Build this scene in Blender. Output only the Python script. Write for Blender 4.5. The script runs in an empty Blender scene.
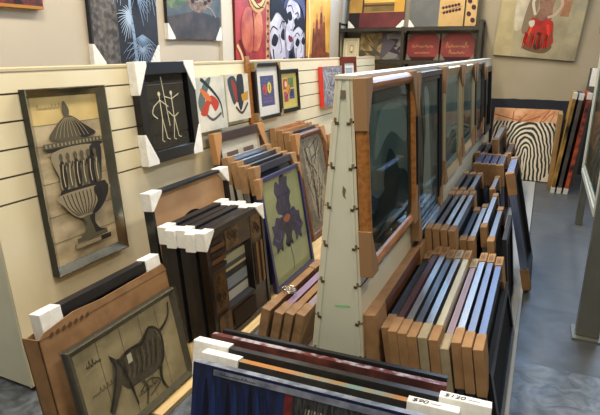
import bpy, bmesh, math, random
from mathutils import Vector, Matrix
random.seed(7)
sc = bpy.context.scene
COL = sc.collection

# ------------------------------------------------------------------ materials
def lin(c):
    return c / 12.92 if c <= 0.04045 else ((c + 0.055) / 1.055) ** 2.4
def rgb(h):
    return tuple(lin(int(h[i:i + 2], 16) / 255) for i in (0, 2, 4)) + (1,)
MATS = {}
def mat(h, rough=0.6, metal=0.0, h2=None, scale=12.0, bump=0.0, stretch=None, detail=4, spec=0.5, lo=0.4, hi=0.65, wave=False):
    """procedural principled material: one colour, or two colours mixed by noise, optional bump"""
    key = (h, rough, metal, h2, scale, bump, stretch, detail, spec, lo, hi, wave)
    if key in MATS:
        return MATS[key]
    m = bpy.data.materials.new('m_' + h); m.use_nodes = True
    nt = m.node_tree; N = nt.nodes; L = nt.links
    p = N['Principled BSDF']
    p.inputs['Base Color'].default_value = rgb(h)
    p.inputs['Roughness'].default_value = rough
    p.inputs['Metallic'].default_value = metal
    p.inputs['Specular IOR Level'].default_value = spec
    if h2 or bump:
        tc = N.new('ShaderNodeTexCoord'); mp = N.new('ShaderNodeMapping')
        L.new(tc.outputs['Object'], mp.inputs[0])
        if stretch: mp.inputs['Scale'].default_value = stretch
        if wave:
            tx = N.new('ShaderNodeTexWave'); tx.inputs['Scale'].default_value = scale
            tx.inputs['Distortion'].default_value = 6; tx.inputs['Detail'].default_value = 3
            L.new(mp.outputs[0], tx.inputs[0]); fac = tx.outputs['Fac']
        else:
            tx = N.new('ShaderNodeTexNoise'); tx.inputs['Scale'].default_value = scale
            tx.inputs['Detail'].default_value = detail
            L.new(mp.outputs[0], tx.inputs['Vector']); fac = tx.outputs['Fac']
        if h2:
            r = N.new('ShaderNodeValToRGB')
            r.color_ramp.elements[0].position = lo; r.color_ramp.elements[0].color = rgb(h)
            r.color_ramp.elements[1].position = hi; r.color_ramp.elements[1].color = rgb(h2)
            L.new(fac, r.inputs[0]); L.new(r.outputs[0], p.inputs['Base Color'])
        if bump:
            b = N.new('ShaderNodeBump'); b.inputs['Strength'].default_value = bump
            b.inputs['Distance'].default_value = 0.01
            L.new(fac, b.inputs['Height']); L.new(b.outputs[0], p.inputs['Normal'])
    MATS[key] = m
    return m

def glassmat(tint='ffffff', rough=0.03, base=0.0, bump=0.0, key='glass'):
    k = (tint, rough, base, bump, key)
    if k in MATS: return MATS[k]
    m = bpy.data.materials.new(key); m.use_nodes = True
    nt = m.node_tree; N = nt.nodes; L = nt.links
    N.remove(N['Principled BSDF']); out = N['Material Output']
    t = N.new('ShaderNodeBsdfTransparent'); t.inputs[0].default_value = rgb(tint)
    g = N.new('ShaderNodeBsdfGlossy'); g.inputs['Roughness'].default_value = rough
    lw = N.new('ShaderNodeLayerWeight'); lw.inputs[0].default_value = 0.25
    ml = N.new('ShaderNodeMath'); ml.operation = 'MULTIPLY_ADD'
    ml.inputs[1].default_value = 0.09; ml.inputs[2].default_value = base
    L.new(lw.outputs['Fresnel'], ml.inputs[0])
    mx = N.new('ShaderNodeMixShader')
    L.new(ml.outputs[0], mx.inputs[0]); L.new(t.outputs[0], mx.inputs[1]); L.new(g.outputs[0], mx.inputs[2])
    if bump:
        tc = N.new('ShaderNodeTexCoord'); tx = N.new('ShaderNodeTexNoise'); tx.inputs['Scale'].default_value = 9
        tx.inputs['Detail'].default_value = 5; tx.inputs['Distortion'].default_value = 2.0
        L.new(tc.outputs['Object'], tx.inputs['Vector'])
        b = N.new('ShaderNodeBump'); b.inputs['Strength'].default_value = bump; b.inputs['Distance'].default_value = 0.03
        L.new(tx.outputs['Fac'], b.inputs['Height']); L.new(b.outputs[0], g.inputs['Normal']); L.new(b.outputs[0], lw.inputs['Normal'])
    L.new(mx.outputs[0], out.inputs[0])
    MATS[k] = m
    return m

CREAM = mat('e3dabd', 0.42, h2='ddd2b2', scale=3)
CREAM_R = mat('d9d4bd', 0.4, h2='d2ccb2', scale=3)
GROOVE = mat('6e6450', 0.7)
SAGE = mat('d3d6c6', 0.45, h2='ccd0bf', scale=4, bump=0.05)
CARD = mat('a07c55', 0.85, h2='93704b', scale=20)
CARDD = mat('97734e', 0.85, h2='866443', scale=14)
CARDG = mat('a79a7e', 0.85, h2='988b70', scale=14)
FOAM = mat('f1f2f0', 0.75, h2='e4e4e0', scale=30)
BLACKW = mat('16161a', 0.4, h2='1d1d22', scale=8)
BLACKS = mat('121216', 0.28)
DKBROWN = mat('3a2620', 0.38, h2='2c1b17', scale=10, stretch=(1, 6, 6))
OAK = mat('a8713a', 0.4, h2='8a5828', scale=7, stretch=(1, 8, 8))
WALNUT = mat('6d4326', 0.4, h2='553019', scale=7, stretch=(1, 8, 8))
SILVER = mat('d6dae0', 0.28, 0.9)
SILVERD = mat('8f949c', 0.3, 0.9)
PEWTER = mat('5d626c', 0.3, 0.8)
CHAMP = mat('cdbf9a', 0.32, 0.55)
CHARCOAL = mat('25272d', 0.35)
ROSEWD = mat('5b4650', 0.35, 0.3)
BLUEB = mat('20263c', 0.32)
LTWOOD = mat('d8bd8a', 0.5, h2='c9a973', scale=5, stretch=(8, 1, 8))
BACKING = mat('6b5238', 0.8)
GLASS = glassmat()
GLASSR = glassmat('e4ebea', 0.04, 0.05, key='glass_reflective')
WRAP = glassmat('f2f2ee', 0.12, 0.07, 0.9, 'plastic_film')
MIRROR = mat('aab0b0', 0.06, 1.0)
METALDK = mat('33322f', 0.45, 0.5)

# ------------------------------------------------------------------ object helpers
def tag(o, label=None, cat=None, group=None, kind=None):
    if label: o['label'] = label
    if cat: o['category'] = cat
    if group: o['group'] = group
    if kind: o['kind'] = kind
    return o
def empty(name, label, cat, group=None):
    o = bpy.data.objects.new(name, None); COL.objects.link(o); o.empty_display_size = 0.1
    return tag(o, label, cat, group)
class MB:
    """a mesh with several materials, built from boxes, prisms, tubes and flat paint shapes"""
    def __init__(s): s.v = []; s.f = []; s.m = []; s.mats = []
    def mi(s, m):
        if m not in s.mats: s.mats.append(m)
        return s.mats.index(m)
    def add(s, vs, fs, m):
        o = len(s.v); s.v += [tuple(v) for v in vs]; k = s.mi(m)
        for f in fs: s.f.append([i + o for i in f]); s.m.append(k)
    def box(s, x0, x1, y0, y1, z0, z1, m):
        s.add([(x0, y0, z0), (x1, y0, z0), (x1, y1, z0), (x0, y1, z0), (x0, y0, z1), (x1, y0, z1), (x1, y1, z1), (x0, y1, z1)],
              [(0, 3, 2, 1), (4, 5, 6, 7), (0, 1, 5, 4), (1, 2, 6, 5), (2, 3, 7, 6), (3, 0, 4, 7)], m)
    def prism(s, pts, y0, y1, m):          # outline in x,z extruded along y
        n = len(pts)
        s.add([(x, y0, z) for x, z in pts] + [(x, y1, z) for x, z in pts],
              [tuple(range(n)), tuple(range(2 * n - 1, n - 1, -1))] + [(i, i + n, (i + 1) % n + n, (i + 1) % n) for i in range(n)], m)
    def tube(s, pts, r, m, seg=8):
        rings = []
        for i, p in enumerate(pts):
            p = Vector(p); a = Vector(pts[max(i - 1, 0)]); b = Vector(pts[min(i + 1, len(pts) - 1)])
            t = (b - a).normalized(); u = t.orthogonal().normalized(); w = t.cross(u)
            rings.append([p + (u * math.cos(k * 2 * math.pi / seg) + w * math.sin(k * 2 * math.pi / seg)) * r for k in range(seg)])
        vs = [v for g in rings for v in g]; fs = []
        for i in range(len(rings) - 1):
            for k in range(seg):
                fs.append((i * seg + k, i * seg + (k + 1) % seg, (i + 1) * seg + (k + 1) % seg, (i + 1) * seg + k))
        fs.append(tuple(range(seg - 1, -1, -1))); fs.append(tuple((len(rings) - 1) * seg + k for k in range(seg)))
        s.add(vs, fs, m)
    def build(s, name, parent=None, smooth=False, bevel=0):
        me = bpy.data.meshes.new(name); me.from_pydata(s.v, [], s.f); me.update()
        for m in s.mats: me.materials.append(m)
        me.polygons.foreach_set('material_index', s.m)
        bm = bmesh.new(); bm.from_mesh(me)
        if not getattr(s, 'flat', False): bmesh.ops.recalc_face_normals(bm, faces=bm.faces)
        bm.to_mesh(me); bm.free()
        if smooth: me.polygons.foreach_set('use_smooth', [True] * len(me.polygons))
        o = bpy.data.objects.new(name, me); COL.objects.link(o)
        if parent: o.parent = parent
        if bevel:
            b = o.modifiers.new('bevel', 'BEVEL'); b.width = bevel; b.segments = 2; b.limit_method = 'ANGLE'
        return o

class Art:
    """flat paint shapes on a rectangle W x H (origin bottom centre, facing -y), each a hair in front of the last"""
    def __init__(s, mb, W, H, y, z0=0.0, step=0.00025):
        s.mb = mb; s.W = W; s.H = H; s.y = y; s.z0 = z0; s.k = 0; s.step = step; s.tf = (1, 0, 1, 0)
    def P(s, u, v):
        u = u * s.tf[0] + s.tf[1]; v = v * s.tf[2] + s.tf[3]
        return ((min(1, max(0, u)) - 0.5) * s.W, s.y - s.k * s.step, s.z0 + min(1, max(0, v)) * s.H)
    def poly(s, m, pts):
        if isinstance(m, str): m = mat(m, 0.65, spec=.25)
        s.k += 1
        s.mb.add([s.P(*p) for p in pts], [tuple(range(len(pts)))], m)
    def rect(s, m, u0, v0, u1, v1): s.poly(m, [(u0, v0), (u1, v0), (u1, v1), (u0, v1)])
    def ell(s, m, cu, cv, ru, rv, rot=0, n=22, a0=0, a1=360):
        pts = []
        r = math.radians(rot); asp = s.H / s.W
        for i in range(n + (0 if a1 - a0 == 360 else 1)):
            a = math.radians(a0 + (a1 - a0) * i / n); x = ru * math.cos(a); y = rv * math.sin(a) * asp
            pts.append((cu + x * math.cos(r) - y * math.sin(r), cv + (x * math.sin(r) + y * math.cos(r)) / asp))
        s.poly(m, pts)
    def stroke(s, m, pts, w, w2=None):
        """polyline brush stroke; widths in units of W"""
        if isinstance(m, str): m = mat(m, 0.65, spec=.25)
        s.k += 1; asp = s.H / s.W
        q = [Vector((u, v * asp)) for u, v in pts]; n = len(q)
        if w2 is None: w2 = w
        A = []; B = []
        for i in range(n):
            t = (q[min(i + 1, n - 1)] - q[max(i - 1, 0)])
            t = t.normalized() if t.length else Vector((1, 0))
            nn = Vector((-t.y, t.x)); ww = (w + (w2 - w) * i / max(1, n - 1)) / 2
            a = q[i] + nn * ww; b = q[i] - nn * ww
            A.append(s.P(a.x, a.y / asp)); B.append(s.P(b.x, b.y / asp))
        s.mb.add(A + B, [(i, i + 1, n + i + 1, n + i) for i in range(n - 1)], m)
    def curve(s, m, ctrl, w, w2=None, n=5):
        s.stroke(m, spline(ctrl, n), w, w2)
    def blob(s, m, ctrl, n=5): s.poly(m, spline(ctrl + ctrl[:3], n, closed=True))
def spline(c, n=5, closed=False):
    if closed: P = c
    else: P = [c[0]] + list(c) + [c[-1]]
    out = []
    for i in range(1, len(P) - 2):
        p0, p1, p2, p3 = (Vector(P[j]) for j in (i - 1, i, i + 1, i + 2))
        for k in range(n):
            t = k / n
            v = 0.5 * ((2 * p1) + (p2 - p0) * t + (2 * p0 - 5 * p1 + 4 * p2 - p3) * t * t + (3 * p1 - p0 - 3 * p2 + p3) * t ** 3)
            out.append((v.x, v.y))
    if not closed: out.append(tuple(P[-1]))
    return out

def scribble(a, m, u, v, ln, h, w, n=10):
    """a line of small cursive handwriting"""
    pts = []
    for i in range(n * 4):
        t = i / (n * 4); k = random.choice((.35, .5, 1)) if i % 4 == 1 else .3
        pts.append((u + ln * t + random.uniform(-.004, .008) * ln, v + (h * k if i % 2 else random.uniform(-.08, .08) * h)))
    a.curve(m, pts, w, n=3)
def frame_mb(W, H, T, fw, m, prof='flat', m2=None, lip=0.0):
    """mitred moulding round a W x H opening frame; back at y=0, front at y=-T"""
    P = {'flat': [(0, 0), (0, -T), (fw, -T), (fw, 0)],
         'slope': [(0, 0), (0, -T * .7), (fw * .12, -T), (fw * .9, -T * .55), (fw, -T * .5), (fw, 0)],
         'cham': [(0, 0), (0, -T), (fw * .1, -T), (fw, -T * .2), (fw, 0)],
         'in': [(0, 0), (0, -T * .6), (fw * .85, -T), (fw, -T), (fw, 0)],
         'round': [(0, 0), (0, -T * .55), (fw * .12, -T * .85), (fw * .35, -T), (fw * .6, -T * .97), (fw * .85, -T * .8), (fw, -T * .6), (fw, 0)],
         'step': [(0, 0), (0, -T), (fw * .55, -T), (fw * .6, -T * .8), (fw, -T * .75), (fw, 0)]}[prof]
    mb = MB(); n = len(P); vs = []
    for sx, sz in ((-1, 0), (1, 0), (1, 1), (-1, 1)):
        for i, y in P:
            vs.append((sx * (W / 2 - i), y, i if sz == 0 else H - i))
    fs = []; 
    for c in range(4):
        d = (c + 1) % 4
        for k in range(n):
            fs.append((c * n + k, d * n + k, d * n + (k + 1) % n, c * n + (k + 1) % n))
    if m2:      # outer side of another colour
        a = [f for i, f in enumerate(fs) if i % n != 0]; b = [f for i, f in enumerate(fs) if i % n == 0]
        mb.add(vs, a, m); mb.add(vs, b, m2)
    else:
        mb.add(vs, fs, m)
    return mb
CORN = {'tl': (-1, 1), 'tr': (1, 1), 'bl': (-1, 0), 'br': (1, 0)}
def corner(root, W, H, T, which, m, L=0.1, L2=None, e=0.005, label=None, name='cardboard_corner', cut=0.35, text=False):
    """folded corner protector that wraps one corner of a frame: L along the top or bottom edge, L2 down the side"""
    L2 = L2 or L
    sx, sz = CORN[which]
    x = lambda d: sx * (W / 2 + e - d)
    z = lambda d: (H + e - d) if sz else (d - e)
    pts = [(x(0), z(0)), (x(L), z(0)), (x(L), z(L2 * cut * .4)), (x(L * cut * .4), z(L2)), (x(0), z(L2))]
    mb = MB(); mb.prism(pts, e, -T - e, m)
    o = mb.build(name, root, bevel=0.0025)
    if label: o['label'] = label
    if text:   # printed label on the top flap
        mb = MB()
        k = mat('3b3128', 0.8); zz = H + e + 0.0006
        a, b = sorted((x(L * .2), x(L * .85)))
        for j in range(4):
            y0 = -T * (0.12 + j * 0.2)
            mb.add([(a, y0, zz), (b - (j % 2) * (b - a) * .25, y0, zz), (b - (j % 2) * (b - a) * .25, y0 - T * .09, zz), (a, y0 - T * .09, zz)], [(0, 1, 2, 3)], k)
        mb.build('printed_label', o)
    return o
def framed(name, label, W, H, T, fw, fm, art=None, prof='flat', matw=0, matm=None, base='8a8a80', glass=GLASS, corners=(),
           group=None, cat='picture', m2=None, cm=CARD, cL=0.1, cL2=None, ctext=(), artname='artwork', clab=None, cname='cardboard_corner', cut=0.35, ay=.42):
    r = empty(name, label, cat, group)
    f = frame_mb(W, H, T, fw, fm, prof, m2).build('frame', r, bevel=0.0015)
    iw, ih = W - 2 * fw, H - 2 * fw
    y = -T * ay
    mb = MB(); bm_ = base if not isinstance(base, str) else mat(base, 0.65, spec=.25)
    w2, h2 = iw - 2 * matw, ih - 2 * matw
    mb.box(-iw / 2, iw / 2, -0.002, y + 0.002, fw, H - fw, BACKING)
    mb.add([(-w2 / 2, y, fw + matw), (w2 / 2, y, fw + matw), (w2 / 2, y, H - fw - matw), (-w2 / 2, y, H - fw - matw)], [(0, 1, 2, 3)], bm_)
    if art: art(Art(mb, w2, h2, y, fw + matw))
    mb.flat = True
    mb.build(artname, r)
    if matw:
        g = frame_mb(iw, ih, 0.003, matw, matm or mat('e6e2d6', 0.8), 'flat')
        g.v = [(a, b + y - 0.0005, c + fw) for a, b, c in g.v]
        g.build('mat_board', r)
    if glass:
        g = MB(); g.box(-iw / 2, iw / 2, y - 0.008, y - 0.006, fw, H - fw, glass); g.build('glass_pane', r)
    for c in corners: corner(r, W, H, T, c, cm, cL, cL2, text=c in ctext, label=clab, name=cname, cut=cut)
    return r
def canvas(name, label, W, H, T, side, art=None, base='8a8a80', corners=(), group=None, cat='painting', cm=FOAM, cL=0.1, cL2=None, cname='cardboard_corner', cut=0.35, top=None):
    mb = MB(); bm_ = base if not isinstance(base, str) else mat(base, 0.65, spec=.25)
    mb.box(-W / 2, W / 2, -T, 0, 0, H, side)
    if top: mb.add([(-W / 2, -T, H + .0004), (W / 2, -T, H + .0004), (W / 2, 0, H + .0004), (-W / 2, 0, H + .0004)], [(0, 1, 2, 3)], top)
    y = -T - 0.0004
    mb.add([(-W / 2, y, 0), (W / 2, y, 0), (W / 2, y, H), (-W / 2, y, H)], [(0, 1, 2, 3)], bm_)
    if art: art(Art(mb, W, H, y))
    mb.flat = True
    o = mb.build(name); tag(o, label, cat, group)
    for c in corners: corner(o, W, H, T, c, cm, cL, cL2, name=cname, cut=cut)
    return o
R90 = math.pi / 2
def place(o, x, y, z, lean=0, rz=0, roll=0):
    o.location = (x, y, z); o.rotation_mode = 'XYZ'
    m = Matrix.Rotation(rz, 3, 'Z') @ Matrix.Rotation(-lean, 3, 'X') @ Matrix.Rotation(roll, 3, 'Y')
    o.rotation_euler = m.to_euler('XYZ')
    return o
def size(xt, zt, xb, zb): return math.hypot(xt - xb, zt - zb), math.atan2(abs(xb - xt), zt - zb)
def leaned(y0, y1, xt, zt, xb, zb):       # width, height, lean of a thing leaning towards -X
    h, a = size(xt, zt, xb, zb); return y1 - y0, h, a
S = 0.073; AS = math.atan(S)
LX = lambda Z: -2.195 + S * (1.5 - Z)     # left display, face towards the aisle
RX = lambda Z: -0.665 + S * (1.5 - Z)     # centre display, right face
def on_left(o, y0, y1, z0, gap=0.004): return place(o, LX(z0) + gap, (y0 + y1) / 2, z0, AS, R90)
def on_right(o, y0, y1, z0, gap=0.004): return place(o, RX(z0) + gap, (y0 + y1) / 2, z0, AS, R90)

# ------------------------------------------------------------------ room
YB, XW, XE, YF, ZC = 7.8, -2.8, 2.6, -2.2, 4.0
def structure(mb, name, **k): return tag(mb.build(name, **k), kind='structure')
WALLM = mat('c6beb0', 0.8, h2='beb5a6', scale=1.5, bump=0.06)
WALLB = mat('b3a994', 0.8, h2='aba088', scale=1.5, bump=0.06)
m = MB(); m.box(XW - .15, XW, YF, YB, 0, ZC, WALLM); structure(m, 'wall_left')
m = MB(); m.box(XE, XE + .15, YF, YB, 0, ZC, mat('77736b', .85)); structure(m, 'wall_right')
m = MB(); m.box(XW - .15, XE + .15, YF - .15, YF, 0, ZC, mat('77736b', .85)); structure(m, 'wall_front')
m = MB(); m.box(XW - .15, XE + .15, YF - .15, YB + .15, ZC, ZC + .1, mat('5e5d5a', 0.9)); structure(m, 'ceiling')
# back wall with a clerestory opening above the paintings
W0, W1, WZ0, WZ1 = -2.5, 1.9, 2.55, 3.75
m = MB()
m.box(XW - .15, XE + .15, YB, YB + .15, 0, WZ0, WALLB); m.box(XW - .15, XE + .15, YB, YB + .15, WZ1, ZC, WALLB)
m.box(XW - .15, W0, YB, YB + .15, WZ0, WZ1, WALLB); m.box(W1, XE + .15, YB, YB + .15, WZ0, WZ1, WALLB)
structure(m, 'wall_back')
wf = MB(); wm = mat('3f4245', 0.5, 0.4)
for i in range(5):
    x = W0 + (W1 - W0) * i / 4; wf.box(x - .025, x + .025, YB + .05, YB + .1, WZ0, WZ1, wm)
wf.box(W0, W1, YB + .05, YB + .1, WZ0, WZ0 + .05, wm); wf.box(W0, W1, YB + .05, YB + .1, WZ1 - .05, WZ1, wm)
structure(wf, 'window_1')
# dark painted lower band of the back wall, with a ragged upper edge
m = MB(); pts = [(XE, 0.0), (XW, 0.0)]
n = 60
for i in range(n + 1):
    x = XW + (XE - XW) * i / n; pts.append((x, 0.975 + random.uniform(-.006, .006)))
m.prism(pts, YB - .004, YB, mat('1d2433', 0.6, h2='232b3b', scale=6)); structure(m, 'baseboard_back')
m = MB(); m.box(XW, XW + .03, 4.30, 4.49, 0, ZC, mat('cfcabd', 0.7)); structure(m, 'trim_1')
# floor
fm = bpy.data.materials.new('floor_mix'); fm.use_nodes = True
nt = fm.node_tree; N = nt.nodes; Lk = nt.links; p = N['Principled BSDF']
tc = N.new('ShaderNodeTexCoord'); sp = N.new('ShaderNodeSeparateXYZ'); Lk.new(tc.outputs['Object'], sp.inputs[0])
def nz(scale, det=6, dist=0):
    t = N.new('ShaderNodeTexNoise'); t.inputs['Scale'].default_value = scale; t.inputs['Detail'].default_value = det
    t.inputs['Distortion'].default_value = dist; Lk.new(tc.outputs['Object'], t.inputs['Vector']); return t.outputs['Fac']
def ramp(f, a, b, lo=.35, hi=.65):
    r = N.new('ShaderNodeValToRGB'); r.color_ramp.elements[0].position = lo; r.color_ramp.elements[1].position = hi
    r.color_ramp.elements[0].color = rgb(a); r.color_ramp.elements[1].color = rgb(b); Lk.new(f, r.inputs[0]); return r.outputs[0]
def mixc(f, a, b):
    x = N.new('ShaderNodeMix'); x.data_type = 'RGBA'; Lk.new(f, x.inputs[0]); Lk.new(a, x.inputs[6]); Lk.new(b, x.inputs[7]); return x.outputs[2]
def mth(op, a, b):
    x = N.new('ShaderNodeMath'); x.operation = op
    for i, q in enumerate((a, b)):
        if isinstance(q, (int, float)): x.inputs[i].default_value = q
        else: Lk.new(q, x.inputs[i])
    return x.outputs[0]
near = ramp(nz(9, 8, 1.5), '3f454c', '6a727c', .38, .66)
mid_ = ramp(nz(5, 8, .6), '393b3d', '4d5053', .35, .7)
far = ramp(nz(2.5, 5), '484b4d', '515556')
yy = sp.outputs['Y']
c1 = mixc(mth('GREATER_THAN', yy, 2.73), near, mid_)
c2 = mixc(mth('GREATER_THAN', yy, 3.43), c1, far)
seam = mth('MINIMUM', mth('ABSOLUTE', mth('SUBTRACT', yy, 2.73), 0), mth('ABSOLUTE', mth('SUBTRACT', yy, 3.43), 0))
c3 = N.new('ShaderNodeMix'); c3.data_type = 'RGBA'; Lk.new(mth('LESS_THAN', seam, .012), c3.inputs[0]); Lk.new(c2, c3.inputs[6]); c3.inputs[7].default_value = rgb('3f4246')
Lk.new(c3.outputs[2], p.inputs['Base Color'])
rr = N.new('ShaderNodeMapRange'); Lk.new(nz(7, 6, 1), rr.inputs[0]); rr.inputs[3].default_value = .28; rr.inputs[4].default_value = .58
Lk.new(rr.outputs[0], p.inputs['Roughness'])
m = MB(); m.box(XW - .15, XE + .15, YF - .15, YB + .15, -.1, 0, fm); structure(m, 'floor')

# ------------------------------------------------------------------ the two A-frame slatwall displays
def slat_outline(xc, half, zt, grooves):
    """right-hand face profile points (x,z) from top to bottom with grooves"""
    pts = []
    X = lambda Z: xc + half + S * (zt - Z)
    g = 0.0072
    pts.append((X(zt), zt))
    for z in grooves:
        for d in ((0, z + g * .6), (-.007, z + g * .6), (-.007, z - g * .6), (0, z - g * .6)): pts.append((X(d[1]) + d[0], d[1]))
    pts.append((X(.03), .03))
    return pts
def slat_panel(y0, y1, xc, half, zt, grooves, side, cm, root, label):
    pts = slat_outline(xc, half, zt, grooves)
    inner = [(x - .012, z) for x, z in (pts[-1], pts[0])]
    mb = MB(); n = len(pts)
    P = pts + inner
    if side < 0: P = [(2 * xc - x, z) for x, z in P]
    N_ = len(P)
    fs = []; gf = []
    for i in range(N_):
        f = (i, (i + 1) % N_, (i + 1) % N_ + N_, i + N_)
        (gf if (0 < i < n - 1 and (i - 1) % 4 in (0, 1, 2)) else fs).append(f)
    vs = [(x, y0, z) for x, z in P] + [(x, y1, z) for x, z in P]
    mb.add(vs, fs + [tuple(range(N_)), tuple(range(2 * N_ - 1, N_ - 1, -1))], cm)
    mb.add(vs, gf, GROOVE)
    o = mb.build('slat_panel', root); o['label'] = label
def display(label, xc, y0, y1, zt, half, grooves, cm, notches, cap):
    r = empty('slatwall_display', label, 'display stand'); r.location = (xc, y0, 0)
    # children use world coordinates
    def fix(o): o.parent = r; o.matrix_parent_inverse = Matrix.Translation((-xc, -y0, 0)); return o
    before = set(COL.objects)
    slat_panel(y0 + .004, y1, xc, half, zt, grooves, 1, cm, None, 'cream slatted panel on the right face')
    slat_panel(y0 + .004, y1, xc, half, zt, grooves, -1, cm, None, 'cream slatted panel on the left face')
    for ye in (y0, y1):
        mb = MB(); X = lambda Z: half + S * (zt - Z) - .0125
        mb.prism([(xc - X(zt - .004), zt - .004), (xc + X(zt - .004), zt - .004), (xc + X(.02), .02), (xc - X(.02), .02)], ye + .006, ye + .03, SAGE)
        # raised edging strips and centre seam
        for sgn in (-1, 1):
            a, b = X(zt), X(.02)
            mb.prism([(xc + sgn * (a - .014), zt - .01), (xc + sgn * a, zt - .01), (xc + sgn * b, .02), (xc + sgn * (b - .014), .02)], ye + .002, ye + .006, SAGE)
        if notches:
            pl = mb; clips = []
            for z in grooves:
                for sgn in (-1, 1):
                    mb = MB(); clips.append(mb)
                    xx = xc + sgn * (X(z) - .010); mb.box(xx - .008, xx + .008, ye + .0005, ye + .003, z - .014, z - .002, mat('6b5a35', 0.5, 0.6))
                    mb.box(xx - .004 + sgn * .008, xx + .006 + sgn * .008, ye + .0005, ye + .003, z - .004, z + .014, GROOVE)
            mb = MB(); clips.append(mb)
            mb.box(xc - .012, xc + .008, ye + .0005, ye + .003, zt - .075, zt - .045, GROOVE)
            mb = pl
            mb = pl
            # chipped dark spot and a green chalk smear
            mb.prism([(xc + .006, 1.075), (xc + .02, 1.06), (xc + .016, 1.035), (xc + .022, 1.02), (xc + .008, 1.03), (xc + .004, 1.05)], ye + .0055, ye + .0062, GROOVE)
            mb.prism([(xc - .02, .535), (xc + .05, .545), (xc + .055, .535), (xc - .015, .525)], ye + .0055, ye + .0062, mat('8fce9a', .7))
        ep = mb.build('end_panel', None)
        for cmb in (clips if notches else ()): cmb.build('slot_clip', ep)
    mb = MB(); mb.box(xc - half - .004, xc + half + .004, y0, y1, zt - .006, zt + .012, cap); c = mb.build('top_cap', None, bevel=.003)
    mb = MB(); mb.box(xc - .08, xc + .08, y0 + .2, y1 - .2, 0, .03, METALDK); mb.build('base', None)
    for o in set(COL.objects) - before:
        if not o.parent: fix(o)
    return r
display('long cream slatwall display down the left, its face covered with pictures', -2.255, 1.43, 7.25, 1.515, .055, [1.414, 1.292, 1.171, 1.049, .931], CREAM, False, mat('cbbf9d', .5))
display('tall narrow cream A-shaped slatwall display in the centre, plain end facing us', -.705, 1.93, 7.25, 1.5, .035, [1.335, 1.155, .985, .815, .645, .47, .30], CREAM_R, True, mat('c8c6b8', .4))

def deck(label, x0, x1, y0, y1, lipx, m):
    mb = MB(); mb.box(x0, x1, y0, y1, 0.0, .028, m)
    mb.box(min(lipx, lipx + .02), max(lipx, lipx + .02), y0, y1, 0, .03, m)
    o = mb.build('display_deck', None, bevel=.003); return tag(o, label, 'platform')
deck('low pale wooden platform along the foot of the left display', -2.06, -1.41, 1.53, 6.9, -1.41, LTWOOD)
deck('low grey platform under the frames right of the centre display', -.52, .01, 1.9, 7.0, .01, mat('a8a9a6', .5))
deck('low platform under the small stack on the centre display left side', -1.3, -.92, 2.05, 4.4, -1.32, mat('c8c2b0', .5))
ZB = .03

# ------------------------------------------------------------------ pictures on the left wall
def on_wall_l(o, y0, y1, z0): return place(o, XW + .001, (y0 + y1) / 2, z0, -.012, R90)
def a_redflora(a):
    a.rect(mat('8f2a20', .6, h2='3a1a1c', scale=14), 0, 0, 1, 1)
    for i in range(9): a.ell(['c2412c', '5d1c22', '2c2026'][i % 3], random.random(), random.random() * .6, .05, .09)
    a.rect('b07b3a', 0, 0, 1, .035)
o = canvas('canvas_painting', 'dark red canvas cropped by the upper left corner of the view', .5, .5, .04, mat('9a6a32', .6), a_redflora)
on_wall_l(o, 1.84, 2.37, 1.835)
def frond(a, m, cu, cv, r, n, a0, a1, w, droop=.25):
    for i in range(n):
        t = math.radians(a0 + (a1 - a0) * i / (n - 1)); rr = r * random.uniform(.75, 1.05)
        p = [(cu + math.cos(t) * rr * k, cv + (math.sin(t) * rr * k - droop * rr * k * k) * a.W / a.H) for k in (0, .35, .7, 1)]
        a.curve(m, p, w, w * .2, n=3)
def a_palm(a):
    a.rect(mat('14151d', .6, h2='1c1d27', scale=9), 0, 0, 1, 1)
    a.rect(mat('3a3838', .7, h2='6f6a66', scale=26), 0.02, 0, .37, 1)
    c = '93aac8'
    a.curve('8ba4c4', [(.62, 0), (.6, .3), (.57, .6), (.63, 1)], .05, .035)
    for i in range(11): a.stroke('3c4660', [(.575, .08 + i * .085), (.645, .05 + i * .085)], .006)
    frond(a, c, .86, .97, .40, 18, 185, 355, .016, .35)
    frond(a, '86a2c6', .72, .30, .33, 13, 200, 340, .012, .25)
    frond(a, c, .70, .16, .26, 13, 150, 390, .012, .3)
    frond(a, c, .44, .85, .26, 16, 60, 260, .02, .3)
    frond(a, 'a9bfd8', .54, .48, .22, 14, 110, 260, .018, .35)
    frond(a, '86a2c6', .64, .72, .26, 12, -70, 70, .016, .3)
o = canvas('canvas_painting', 'canvas of pale blue palm fronds on black with white corner guards', .67, .68, .03, BLACKW, a_palm, corners=('bl', 'br'), cL=.11, cL2=.14)
on_wall_l(o, 2.715, 3.385, 1.51)
def a_still(a):
    a.rect(mat('3d474f', .6, h2='5a6870', scale=4), 0, 0, 1, 1)
    a.poly(mat('2c2b2e', .6, h2='4c4440', scale=8), [(0, 0), (1, 0), (1, .35), (.5, .42), (0, .3)])
    a.blob(mat('3d5a3e', .6, h2='6f7d58', scale=20), [(.02, .45), (.3, .5), (.42, .75), (.25, .95), (0, .9)])
    a.blob(mat('5e4a40', .6, h2='8a7868', scale=26), [(.35, .5), (.6, .4), (.85, .6), (.9, .85), (.6, .98), (.4, .8)])
    for p in ((.5, .55, .75, .5), (.55, .7, .85, .75), (.6, .85, .8, .95), (.7, .5, .9, .35)):
        a.curve('968c80', [(p[0], p[1]), ((p[0] + p[2]) / 2, (p[1] + p[3]) / 2 + .05), (p[2], p[3])], .016)
    for i in range(6): a.ell('34232a', .45 + .08 * i, .55 + .05 * (i % 3), .03, .03)
o = canvas('canvas_painting', 'muted blue grey landscape canvas with white lower corner guards, left of pale pilaster', .76, .55, .03, BLACKW, a_still, corners=('bl', 'br'), cL=.09, cL2=.12)
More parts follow.
